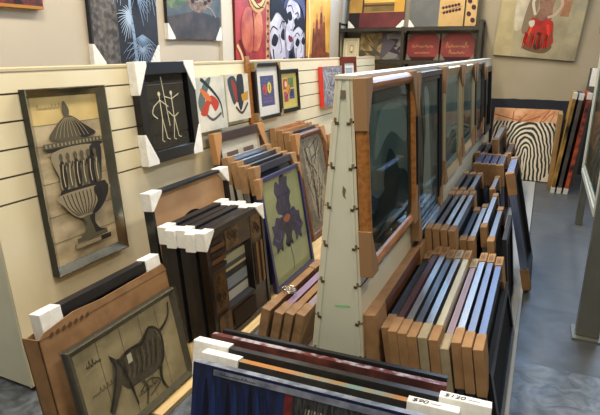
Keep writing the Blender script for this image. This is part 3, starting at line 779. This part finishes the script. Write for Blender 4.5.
for i, (lab, y0, y1, z0, z1, fm_, art, prof, T, fw, mm, cs, cL, cL2) in enumerate(hang):
    h = (z1 - z0) / math.cos(AS)
    o = framed('framed_picture', lab, y1 - y0, h, T, fw, fm_, art, prof, matw=.05 if mm else 0, matm=mm, glass=GLASSR, corners=cs, cm=mat('93724f', .85), cL=cL, cL2=cL2, group='pictures hung along the centre display')
    on_right(o, y0 - .02, y1 - .02, z0, gap=.003)

# ------------------------------------------------------------------ rows of frames standing right of the centre display
G1 = 'frames in the nearest right row'
def row(lab, xt, zt, y0, y1, fm_, side, T=.026, cm=CARD, dx=.075, cL=.115, cL2=.21, cor=('tl', 'tr'), text=('tr',), group=G1, base='15161a', fw=.05, prof='flat', zb=ZB):
    w, h, an = leaned(y0, y1, xt, zt, xt + dx, zb)
    o = framed('picture_frame', lab, w, h, T, fw, fm_, None, prof, base=base, corners=cor, cm=cm, cL=cL, cL2=cL2, ctext=text, m2=side, group=group, cut=1.2, glass=None)
    place(o, xt + dx, (y0 + y1) / 2, zb, an, R90)
    return o
b0 = row('thick brown frame with large carton corners, against the centre display in nearest row', -.605, .50, 1.955, 3.0, WALNUT, CARDD, T=.058, cL=.16, cL2=.23, cm=CARD, fw=.07)
mb = MB(); mb.prism([(-.5225 + .075 + .032 * math.cos(i * math.pi / 9), .36 + .04 * math.sin(i * math.pi / 9)) for i in range(18)], -.0640, -.0662, mat('20160e', .9)); mb.build('carton_hole', b0)
names = [('silver topped frame, second from the centre display in the nearest row', -.515, .435, SILVER, BLACKW, CARD, 1.97),
 ('dark maroon frame, third from the centre display in the nearest row', -.468, .465, ROSEWD, mat('4a2e34', .35), CARD, 1.90),
 ('bright silver frame, fourth from the centre display in the nearest row', -.428, .465, SILVERD, SILVER, CARD, 1.90),
 ('grey frame with olive edge, fifth from the centre display in the nearest row', -.388, .46, PEWTER, SILVERD, CARD, 1.90),
 ('pale steel frame with grey corner, sixth from the centre display in the nearest row', -.346, .46, SILVERD, SILVER, CARDG, 1.91),
 ('champagne gold frame, seventh from the centre display in the nearest row', -.302, .46, CHAMP, CHAMP, CARD, 1.91),
 ('dusky pink frame set lowest, eighth from the centre display in the nearest row', -.258, .425, ROSEWD, mat('8d7680', .35, .3), CARDG, 1.92),
 ('black frame with blue sheen, ninth from the centre display in the nearest row', -.214, .465, BLUEB, SILVERD, CARD, 1.92),
 ('black frame with blue sheen, tenth from the centre display in the nearest row', -.172, .462, BLACKW, mat('5a6276', .3, .6), CARD, 1.91),  # daylight sheen painted into the blue-grey side colour
 ('black frame, outermost beside the aisle in the nearest row', -.128, .46, BLACKW, mat('444c62', .3, .6), CARD, 1.91)]
for i, (lab, xt, zt, fm_, side, cm, y0) in enumerate(names):
    row(lab, xt, zt + .018, y0, 2.96 + .012 * (i % 3), fm_, side, T=.029, cm=cm, cL=.135)
G2 = 'frames in the second right row'
for i, (lab, side) in enumerate((('black and silver frame touching the centre display in the second row', SILVERD), ('black and silver frame, second from the centre display in the second row', SILVERD),
                                 ('bright silver edged frame, third from the centre display in the second row', SILVER), ('bright silver edged frame, fourth from the centre display in the second row', SILVER))):
    row(lab, -.555 + .047 * i, .575, 3.01, 3.97 + .02 * i, BLACKW, side, T=.03, group=G2, cL=.12, cL2=.2, text=())
for lab, xt, y0, y1, side, zt, zb_ in (('low dark frame, fifth from the centre display in the second row', -.365, 3.15, 3.92, PEWTER, .48, ZB), ('low white edged frame, sixth from the centre display in the second row', -.318, 3.16, 4.04, SILVER, .48, ZB),
        ('longer pale blue frame, seventh from the centre display in the second row', -.27, 3.38, 4.30, SILVER, .505, ZB), ('short blue grey frame, outermost beside the aisle in the second row', -.205, 3.17, 3.97, SILVERD, .49, ZB)):
    row(lab, xt, zt, y0, y1, BLACKW, side, T=.032, group=G2, cL=.10, cL2=.14, text=())
G3 = 'frames in the third right row'
for i, lab in enumerate(('dark frame touching the centre display in the third row', 'dark frame in the middle of the third row', 'grey edged frame on the aisle side of the third row')):
    row(lab, -.575 + .06 * i, .545, 4.12 + .02 * i, 4.84, BLACKW, (PEWTER, PEWTER, SILVER)[i], T=.036, group=G3, cL=.1, cL2=.15, text=())
row('narrow bright blue edged frame standing behind the pale blue frame', -.31, .515, 4.38, 4.9, BLACKW, SILVER, T=.034, group=G3, cL=.08, cL2=.16, text=())
G4 = 'broad blue sheened frames in the fourth right row'
BSH = mat('8c9cc4', .25, .8)  # blue reflection of the window daylight put into the metal colour
for i, lab in enumerate(('broad frame with blue sheen nearest the centre display in the fourth row', 'broad frame with blue sheen, second in the fourth row', 'broad frame with blue sheen, third in the fourth row', 'broad frame with blue sheen, fourth in the fourth row')):
    row(lab, -.515 + .066 * i, .60, 4.95, 5.52, DKBROWN, BSH, T=.056, cm=CARDD, group=G4, cL=.07, cL2=.2, text=())
row('tall broad black frame with blue sheen beside the aisle', -.165, .82, 3.60, 4.24, BLACKW, BSH, T=.045, cm=CARDD, dx=.195, cL=.07, cL2=.15, cor=('tl', 'tr', 'bl'), text=(), group=None, fw=.07)
G5 = 'frames in the farthest right row'
for i, lab in enumerate(('small dark frame nearest the centre display in the farthest row', 'small dark frame, second in the farthest row')):
    row(lab, -.58 + .07 * i, .585, 5.6, 6.3, BLACKW, PEWTER, T=.045, cm=CARDD, group=G5, cL=.1, cL2=.14, text=())
row('taller brown cornered frame rising above the farthest row', -.42, .735, 5.58, 6.75, DKBROWN, SILVER, T=.05, cm=CARDD, group=G5, cL=.16, cL2=.26, text=())
row('dark frame on the aisle side of the farthest row', -.29, .585, 5.66, 6.4, BLACKW, PEWTER, T=.05, cm=CARDD, group=G5, cL=.1, cL2=.14, text=())
# dark glazed frames leaning at the very edge of the aisle
for lab, xt, zt, y0, y1 in (('black frame leaning lowest on the aisle edge of the nearest row', -.085, .33, 2.0, 2.98), ('black frame leaning along the aisle edge between two rows', -.12, .56, 3.04, 3.56)):
    row(lab, xt, zt, y0, y1, BLACKS, mat('0d0d10', .7), T=.024, cm=CARDD, cor=(), text=(), group=None, dx=.07)

# ------------------------------------------------------------------ canvases across the foot of the centre display
GB = 'canvases standing across the front'
def drip(a):
    a.rect(mat('0f1632', .5, h2='192755', scale=6, stretch=(6, 1, 1)), 0, 0, 1, 1)
    for i in range(10): a.blob(['16234f', '0c1128', '1d3264'][i % 3], [(.03 + i * .033, .05), (.02 + i * .034, .5), (.03 + i * .033, .9), (.05 + i * .033, .55)])
    a.poly(mat('5a1820', .5, h2='7b2a24', scale=18), [(.40, 0), (.455, 0), (.44, .93), (.41, .93)])
    a.poly(mat('17171b', .5, h2='4a4a4c', scale=22, stretch=(8, 1, 1)), [(.455, 0), (1, 0), (1, .93), (.44, .93)])
    for i in range(7): a.curve('a9a59a' if i % 2 else '6d6a66', [(.49 + i * .012, .05), (.48 + i * .012, .5), (.5 + i * .012, .85)], .006)
    for i in range(12): a.curve(['3c4438', '54585c', '23272b'][i % 3], [(.58 + .01 * (i % 3), .1 + i * .06), (.75, .12 + i * .058), (.97, .09 + i * .06)], .02)
    a.rect(mat('565d70', .3, h2='8a90a2', scale=14), .1, .935, .98, .985)
    scribble(a, '23242a', .13, .948, .16, .022, .0025)
def plain(c1, c2): return lambda a: a.rect(mat(c1, .5, h2=c2, scale=10), 0, 0, 1, 1)
def text(root, body, loc, rot, sz, name='price_writing'):
    cu = bpy.data.curves.new(name, 'FONT'); cu.body = body; cu.size = sz; cu.extrude = .0003; cu.shear = .25; cu.space_character = .95
    t = bpy.data.objects.new(name, cu); COL.objects.link(t); me = bpy.data.meshes.new_from_object(t.evaluated_get(bpy.context.evaluated_depsgraph_get()))
    bpy.data.objects.remove(t); o = bpy.data.objects.new(name, me); COL.objects.link(o); me.materials.clear(); me.materials.append(mat('1a1a1c', .6)); o.parent = root
    o.location = loc; o.rotation_euler = rot; return o
bins = [('dark blue canvas with red and black bands, foremost of the front canvases', -.62, 1.45, .93, .475, .03, mat('59616f', .35, h2='8b93a3', scale=18), drip, None),
        ('canvas with ochre painted top edge and a ninety dollar foam corner', -.606, 1.517, .955, .472, .032, mat('a8702a', .5, h2='6f8a84', scale=5, lo=.5, hi=.62), plain('2c2a28', '3c3a36'), '$90'),
        ('wide dark edged canvas with a hundred and twenty dollar foam corner', -.60, 1.585, 1.13, .472, .035, mat('2a2624', .35, h2='3a3532', scale=18), plain('1c1c1c', '2b2b2b'), '$120'),
        ('canvas with red and white speckled edge, second from back of the front canvases', -.66, 1.645, .95, .475, .03, mat('5e1f18', .45, h2='a9a3ad', scale=22, lo=.46, hi=.62), plain('3c2020', '6c3c30'), None),
        ('black edged canvas at the back of the front canvases', -.65, 1.69, .92, .475, .026, mat('141415', .35), plain('101010', '1e1e1e'), None)]
for i, (lab, x, y, w, h, T, side, art, price) in enumerate(bins):
    o = canvas('canvas_painting', lab, w, h, T, side, art, group=GB, base='222226')
    if i in (1, 2):
        corner(o, w, h, T, 'tl', FOAM, .16, .15, name='foam_corner', cut=2.5, e=.007)
        c = corner(o, w, h, T, 'tr', FOAM, .17, .2, name='foam_corner', cut=2.5, e=.007)
        text(c, price + ' —', (w / 2 - .15, -T * .95, h + .0085), (0, 0, 0), .036)
    an = math.radians(11)
    place(o, x, y - math.sin(an) * h, 0.0, an, math.radians(3))
    if i == 0:
        for c_, k in (('tr', 0),):
            pass

# ------------------------------------------------------------------ shelving on the back wall
SHM = mat('3a3833', .5, .4, h2='46433c', scale=6)
r = empty('shelving_unit', 'dark metal shelving unit holding canvases along the back wall', 'shelf'); 
def raw(mb, name, bev=.002):
    o = mb.build(name, r, bevel=bev); return o
for x in (-2.83, -1.89, -.87):
    mb = MB()
    for y in (7.42, 7.72): mb.box(x, x + .045, y, y + .035, 0, 1.995 if x != -1.89 else 1.92, SHM)
    mb.box(x + .01, x + .035, 7.45, 7.72, 1.96, 1.985, SHM) if x != -1.89 else None
    raw(mb, 'upright')
for z in (1.44, 1.875, .95, .45):
    mb = MB(); mb.box(-2.785, -.87, 7.425, 7.76, z, z + .035, SHM); mb.box(-2.785, -.87, 7.415, 7.425, z - .012, z + .035, SHM); raw(mb, 'shelf')
SZ1, SZ2 = 1.477, 1.912
def shelf_item(o, x, y, z, lean=.14, rz=0): return place(o, x, y, z, lean, rz)
def land(a):
    a.rect(mat('b98f45', .6, h2='9c7433', scale=3), 0, 0, 1, 1)
    a.rect('3d3428', .24, .0, .27, 1); a.rect(mat('d3cdb6', .6), .27, .72, .82, 1)
    a.poly(mat('6c5c33', .6, h2='8c7240', scale=6), [(.27, .35), (.82, .35), (.82, .74), (.6, .78), (.45, .7), (.27, .76)])
    a.rect('d8b45e', .27, .54, .82, .64); a.rect('5c3a22', .27, .46, .82, .5); a.rect('c89a45', .82, .0, 1, 1)
    a.rect(mat('5a1f26', .6, h2='6d2a2e', scale=6), 0, 0, 1, .33); a.rect('2a2428', 0, 0, .2, .33)
o = canvas('canvas_painting', 'golden landscape canvas with maroon lower band on the top shelf', .80, .62, .04, BLACKW, land, corners=('bl', 'br'), cL=.10, cL2=.10)
shelf_item(o, -2.29, 7.55, SZ2)
def leaf(a):
    a.rect(mat('5b5e60', .6, h2='66696a', scale=4), 0, 0, .55, 1); a.rect(mat('c5a56c', .6, h2='b8965c', scale=4), .55, 0, 1, 1)
    for (u, v, n) in ((.62, .34, 6), (.62, .78, 7)):
        a.curve('3a2226', [(u - .04, v - .05), (u + .15, v + .02), (u + .34, v + .08)], .008)
        for i in range(n):
            uu = u + i * .055
            a.ell('43262c', uu, v + .055 + .012 * i, .026, .034, 40); a.ell('43262c', uu + .02, v - .05 + .012 * i, .026, .034, -35)
def leaf2(a):
    a.rect(mat('c5a56c', .6, h2='b8965c', scale=4), 0, 0, 1, 1)
    for i in range(6): a.ell('43262c', .5 + .2 * (-1) ** i, .12 + i * .14, .2, .06, 30)
o = canvas('canvas_painting', 'canvas of dark leaves on tan beside a grey panel, top shelf', .72, .60, .04, mat('7a6848', .6), leaf, corners=('bl',), cL=.08, cL2=.10)
shelf_item(o, -1.45, 7.55, SZ2)
o = canvas('canvas_painting', 'narrow tan canvas of dark leaves at right end of top shelf', .14, .58, .04, mat('b8965c', .6), leaf2)
shelf_item(o, -1.0, 7.55, SZ2)
def lamp_pic(a):
    a.rect('d8cfae', 0, 0, 1, 1); a.rect('b5a06c', .3, .25, .75, .8); a.rect('efe6c6', .4, .35, .66, .7); a.rect('5c5238', .45, .2, .6, .32)
o = framed('framed_print', 'small cream framed print at left end of the lower shelf', .24, .30, .03, .035, mat('d6cba6', .5), lamp_pic, matw=.02)
shelf_item(o, -2.64, 7.52, SZ1)
def bw(c1, c2, c3):
    def f(a):
        a.rect(mat(c1, .6, h2=c2, scale=8), 0, 0, 1, 1)
        for i in range(8): a.blob([c3, c2, c1][i % 3], [(random.random() * .8, random.random() * .8), (random.random(), random.random()), (random.random(), random.random() * .6), (random.random() * .6, random.random())])
    return f
o = canvas('canvas_painting', 'beige and brown abstract canvas on the lower shelf, left bay', .36, .37, .04, mat('8a7a5a', .6), bw('a08a5c', '6a5c44', '4e4a44'))
shelf_item(o, -2.33, 7.55, SZ1)
o = canvas('canvas_painting', 'grey and plum abstract canvas on the lower shelf, left bay', .32, .37, .04, mat('6a6a66', .6), bw('7c7c78', '54505a', '3a2c40'))
shelf_item(o, -2.04, 7.55, SZ1)
def redw(a):
    a.rect(mat('6d1d1c', .55, h2='852a24', scale=7), 0, 0, 1, 1)
    c = 'b98a52'; a.rect('3c1416', 0, .0, 1, .12)
    scribble(a, c, .15, .48, .7, .22, .012, 5); scribble(a, c, .25, .24, .5, .18, .012, 4)
for x, lab in ((-1.60, 'left of two dark red canvases with gold scrolls, lower shelf'), (-1.135, 'right of two dark red canvases with gold scrolls, lower shelf')):
    o = canvas('canvas_painting', lab, .44, .345, .04, mat('4a1616', .6), redw, corners=('tl', 'tr', 'bl', 'br'), cm=mat('6f6a60', .8), cL=.07, cL2=.08, group='dark red canvases on the lower shelf')
    shelf_item(o, x, 7.55, SZ1)

# ------------------------------------------------------------------ back wall and far right
def dancer(a):
    a.rect(mat('b5ab8c', .65, h2='8f8770', scale=3), 0, 0, 1, 1)
    a.poly(mat('c3b68c', .65, h2='b0a37c', scale=6), [(0, 0), (.22, 0), (.2, 1), (0, 1)])
    a.blob(mat('d3cbb5', .65, h2='bdb49c', scale=9), [(.2, .35), (.32, .4), (.36, .8), (.3, 1), (.18, 1)])
    a.blob('8a7a66', [(.3, .3), (.42, .34), (.44, .7), (.34, .68)])
    a.poly(mat('a06a4c', .6, h2='b08a68', scale=9), [(.72, .5), (.82, .5), (.84, 1), (.74, 1)]); a.poly(mat('9d9a86', .6, h2='b5ab8c', scale=5), [(.84, .3), (1, .35), (1, 1), (.86, 1)])
    a.blob('6f6048', [(.36, .1), (.6, .06), (.7, .14), (.62, .2), (.42, .18)])
    sk = mat('9a7562', .6, h2='7a5546', scale=12)
    a.blob(sk, [(.44, .45), (.62, .45), (.62, .62), (.66, .76), (.6, .84), (.48, .84), (.44, .72), (.47, .58)])
    a.ell(sk, .54, .90, .05, .06); a.blob('2c1f1a', [(.48, .9), (.5, .97), (.6, .97), (.61, .9), (.56, .94)])
    a.curve('cbb09c', [(.65, .78), (.72, .64), (.66, .52), (.58, .48)], .04, .03); a.curve('d8cbb8', [(.46, .78), (.38, .66), (.43, .5)], .04, .03)
    rd = mat('c2281f', .55, h2='96201a', scale=8)
    a.blob(rd, [(.4, .47), (.5, .44), (.6, .46), (.66, .42), (.68, .3), (.7, .18), (.58, .12), (.5, .2), (.42, .12), (.34, .2), (.38, .34)])
    a.blob('4a2a22', [(.5, .3), (.56, .28), (.58, .14), (.5, .1), (.47, .2)]); a.curve('e0552e', [(.42, .4), (.4, .28), (.38, .18)], .04, .02); a.curve('e4412c', [(.6, .4), (.63, .28), (.62, .18)], .04, .02)
    for i in range(16): a.curve(['a8231b', '7a1c18', 'bb3526', '6f5a48'][i % 4], [(.36 + .02 * i, .3 - .02 * (i % 3)), (.35 + .021 * i, .18), (.34 + .023 * i, .09 + .02 * (i % 4))], .022, .004)
    a.blob('d6d0c0', [(.37, .42), (.43, .44), (.44, .38), (.4, .36)])
o = canvas('canvas_painting', 'large tilted canvas of a dancer in a red skirt on back wall', 1.0, 1.05, .04, mat('8d8468', .6), dancer)
place(o, -.20, YB - .01, 1.515, -.02, 0, math.radians(4.6))
def zebra_material(W, H):
    m_ = bpy.data.materials.new('zebra_paint'); m_.use_nodes = True; nt = m_.node_tree; N = nt.nodes; L = nt.links; p = N['Principled BSDF']
    tc = N.new('ShaderNodeTexCoord'); s3 = N.new('ShaderNodeSeparateXYZ'); L.new(tc.outputs['Object'], s3.inputs[0])
    ns = N.new('ShaderNodeTexNoise'); ns.inputs['Scale'].default_value = 5; ns.inputs['Detail'].default_value = 2; L.new(tc.outputs['Object'], ns.inputs['Vector'])
    def q(op, a, b=0):
        x = N.new('ShaderNodeMath'); x.operation = op
        for i, v in enumerate((a, b)):
            if isinstance(v, (int, float)): x.inputs[i].default_value = v
            else: L.new(v, x.inputs[i])
        return x.outputs[0]
    du = q('ABSOLUTE', q('SUBTRACT', s3.outputs['X'], .07 * W)); dv = q('SUBTRACT', s3.outputs['Z'], .50 * H)
    dp = q('MAXIMUM', dv, 0); dm = q('MAXIMUM', q('MULTIPLY', dv, -1), 0)
    lx = q('DIVIDE', q('MULTIPLY', du, 1.35), q('ADD', 1, q('MULTIPLY', dm, .9)))
    dd = q('SQRT', q('ADD', q('POWER', lx, 2), q('POWER', q('MULTIPLY', dp, .82), 2)))
    ph = q('ADD', q('MULTIPLY', dd, 122), q('MULTIPLY', ns.outputs['Fac'], 12))
    st = q('SINE', ph)
    r = N.new('ShaderNodeValToRGB'); r.color_ramp.elements[0].position = .50; r.color_ramp.elements[1].position = .58
    r.color_ramp.elements[0].color = rgb('16130f'); r.color_ramp.elements[1].color = rgb('d9d1bc')
    L.new(q('ADD', q('MULTIPLY', st, .5), .5), r.inputs[0]); L.new(r.outputs[0], p.inputs['Base Color']); p.inputs['Roughness'].default_value = .6
    return m_
def marble(a): a.rect(mat('c98a5c', .6, h2='e0b088', scale=9), 0, 0, 1, 1); [a.curve('a8603c', [(random.random(), random.random()) for _ in range(3)], .02, .005) for _ in range(14)]
h, an = size(0, .71, .24, 0)
o = canvas('canvas_painting', 'zebra stripe canvas leaning by the back wall', .74, h, .035, BLACKW, None, base=zebra_material(.74, h), corners=('br',), cm=mat('d8cdb8', .8), cL=.10, cL2=.11)
place(o, -.19, 7.16, 0, an, 0)
h, an = size(0, .86, .28, 0)
o = canvas('canvas_painting', 'orange marbled canvas peeking out above the zebra canvas', .78, h, .035, mat('9a6a42', .6), marble)
place(o, -.19, 7.32, 0, an, 0)
# canvases standing edge-on
def edge_canvas(lab, xb, xt, y0, zt, T, c1, c2, ln=.6, sc_=6, white=True):
    h = math.hypot(zt, xt - xb); an = math.atan2(xt - xb, zt)
    o = canvas('canvas_painting', lab, ln, h, T, mat(c1, .5, h2=c2, scale=sc_), None, base=c1, corners=('tr', 'br') if white else (), cm=mat('cfd0cc', .7), cL=.05, cL2=.07, group='canvases standing edge on by the back wall', cut=2.4)
    place(o, xb + T, y0 + ln / 2, 0, an, -R90)
edge_canvas('canvas with bare tan side edge, leftmost of the edge on canvases', .17, .185, 6.84, .89, .045, 'a9885a', '94744a', ln=.45, white=False)
edge_canvas('canvas with yellow and black edge, second of the edge on canvases', .205, .30, 6.62, 1.15, .035, 'b48c42', '1d1a1a', sc_=3.5)
edge_canvas('canvas with dark grey edge in the middle of the edge on canvases', .27, .36, 6.62, 1.14, .04, '3c3a3a', '55514e')
edge_canvas('canvas with red, orange and violet edge, rightmost of the edge on canvases', .34, .44, 6.62, 1.15, .04, 'b8502e', '1e1822', sc_=9)
o = canvas('canvas_painting', 'taller canvas with pale foam corner behind the edge on canvases', .5, 1.40, .05, mat('55514a', .6), None, base='55514a', corners=('tr',), cm=FOAM, cL=.09, cL2=.2, cut=2.4, cname='foam_corner')
place(o, .47, 7.3, 0, math.atan2(.06, 1.4), -R90)
# white metal display rack along the right of the aisle
RK = mat('6a6c66', .45, .3, h2='62645e', scale=5); RW = mat('c9ccc4', .4)
r = empty('display_rack', 'grey steel rack post and rail at right edge of the aisle', 'rack'); r.location = (0, 0, 0)
mb = MB(); mb.box(.335, .455, 3.12, 3.20, .012, 1.95, RK); mb.build('post', r, bevel=.004)
mb = MB(); mb.box(.315, .50, 3.08, 3.26, 0, .012, RK); mb.build('foot_plate', r)
mb = MB(); mb.box(.42, .48, 5.42, 5.50, .0, 1.95, RK); mb.build('post', r, bevel=.004)
mb = MB(); mb.box(.42, .47, 3.2, 5.46, 1.72, 1.78, RK); mb.build('rail', r)
mb = MB(); mb.box(.42, .47, 3.2, 5.46, .50, .55, RK); mb.build('rail', r)
mb = MB(); mb.box(.345, .50, 4.96, 5.1, 1.78, 1.80, RK); mb.box(.345, .36, 4.96, 5.1, 1.74, 1.78, RK); mb.build('bracket', r)
def dkpic(a):
    a.rect(mat('23211f', .5, h2='3a3632', scale=4), 0, 0, 1, 1); a.poly(mat('7a4a32', .6, h2='9a6a4a', scale=6), [(.03, .2), (.55, .2), (.6, .9), (.25, .8)])
o = framed('framed_picture', 'large white framed dark picture hung at the right edge of the view', 1.4, 1.13, .035, .075, RW, dkpic, prof='step', glass=GLASSR)
place(o, .405, 4.30, .60, 0, -R90)

# ------------------------------------------------------------------ light: ceiling fixtures, an added front fill, clerestory daylight
def em(name, c, s):
    m_ = bpy.data.materials.new(name); m_.use_nodes = True; n_ = m_.node_tree.nodes; n_.remove(n_['Principled BSDF'])
    e = n_.new('ShaderNodeEmission'); e.inputs[0].default_value = rgb(c); e.inputs[1].default_value = s
    m_.node_tree.links.new(e.outputs[0], n_['Material Output'].inputs[0]); return m_
def area(name, loc, rot, sx, sy, power, col):
    l = bpy.data.lights.new(name, 'AREA'); l.shape = 'RECTANGLE'; l.size = sx; l.size_y = sy; l.energy = power; l.color = col
    o = bpy.data.objects.new(name, l); COL.objects.link(o); o.location = loc; o.rotation_euler = rot; return o
WARM = (1, .89, .72)
for x, y, pw in ((-1.4, 1.2, 62), (-1.4, 3.6, 58), (-1.4, 6.0, 60), (.9, 1.2, 46), (.9, 5.0, 30), (-.4, -1.0, 40)):  # last one is an unseen fill added to brighten faces towards the camera
    area('ceiling_and_fill_lamp', (x, y, 3.70), (0, 0, 0), .35, 1.4, pw, WARM)
area('window_daylight', ((W0 + W1) / 2, YB + .03, (WZ0 + WZ1) / 2), (math.radians(-90), 0, 0), W1 - W0, WZ1 - WZ0, 150, (.45, .67, 1))
w = bpy.data.worlds.new('world'); sc.world = w; w.use_nodes = True
bg = w.node_tree.nodes['Background']; bg.inputs[0].default_value = rgb('a9c8f0'); bg.inputs[1].default_value = 2.0

# ------------------------------------------------------------------ camera
f, vx, vy, cx, cy = 520.0, 550.0, 51.0, 300.0, 207.5
d = Vector((vx - cx, cy - vy, f)).normalized(); up = Vector((0, f, -(cy - vy))).normalized(); xr = up.cross(d)
xr = Vector((up.y * d.z - up.z * d.y, up.z * d.x - up.x * d.z, up.x * d.y - up.y * d.x))
# rows: world axes expressed in camera (right, up, forward)
right = Vector((xr[0], d[0], up[0])); upw = Vector((xr[1], d[1], up[1])); fwd = Vector((xr[2], d[2], up[2]))
cam = bpy.data.cameras.new('camera'); co = bpy.data.objects.new('camera', cam); COL.objects.link(co)
M_ = Matrix((right, upw, -fwd)).transposed(); co.matrix_world = Matrix.Translation((0, 0, 1.6)) @ M_.to_4x4()
cam.sensor_width = 36; cam.lens = 36 * f / 600; cam.clip_start = .05; sc.camera = co
vs = sc.view_settings; vs.view_transform = 'Standard'; vs.look = 'None'; vs.gamma = 1; vs.use_curve_mapping = False; vs.exposure = 0.33
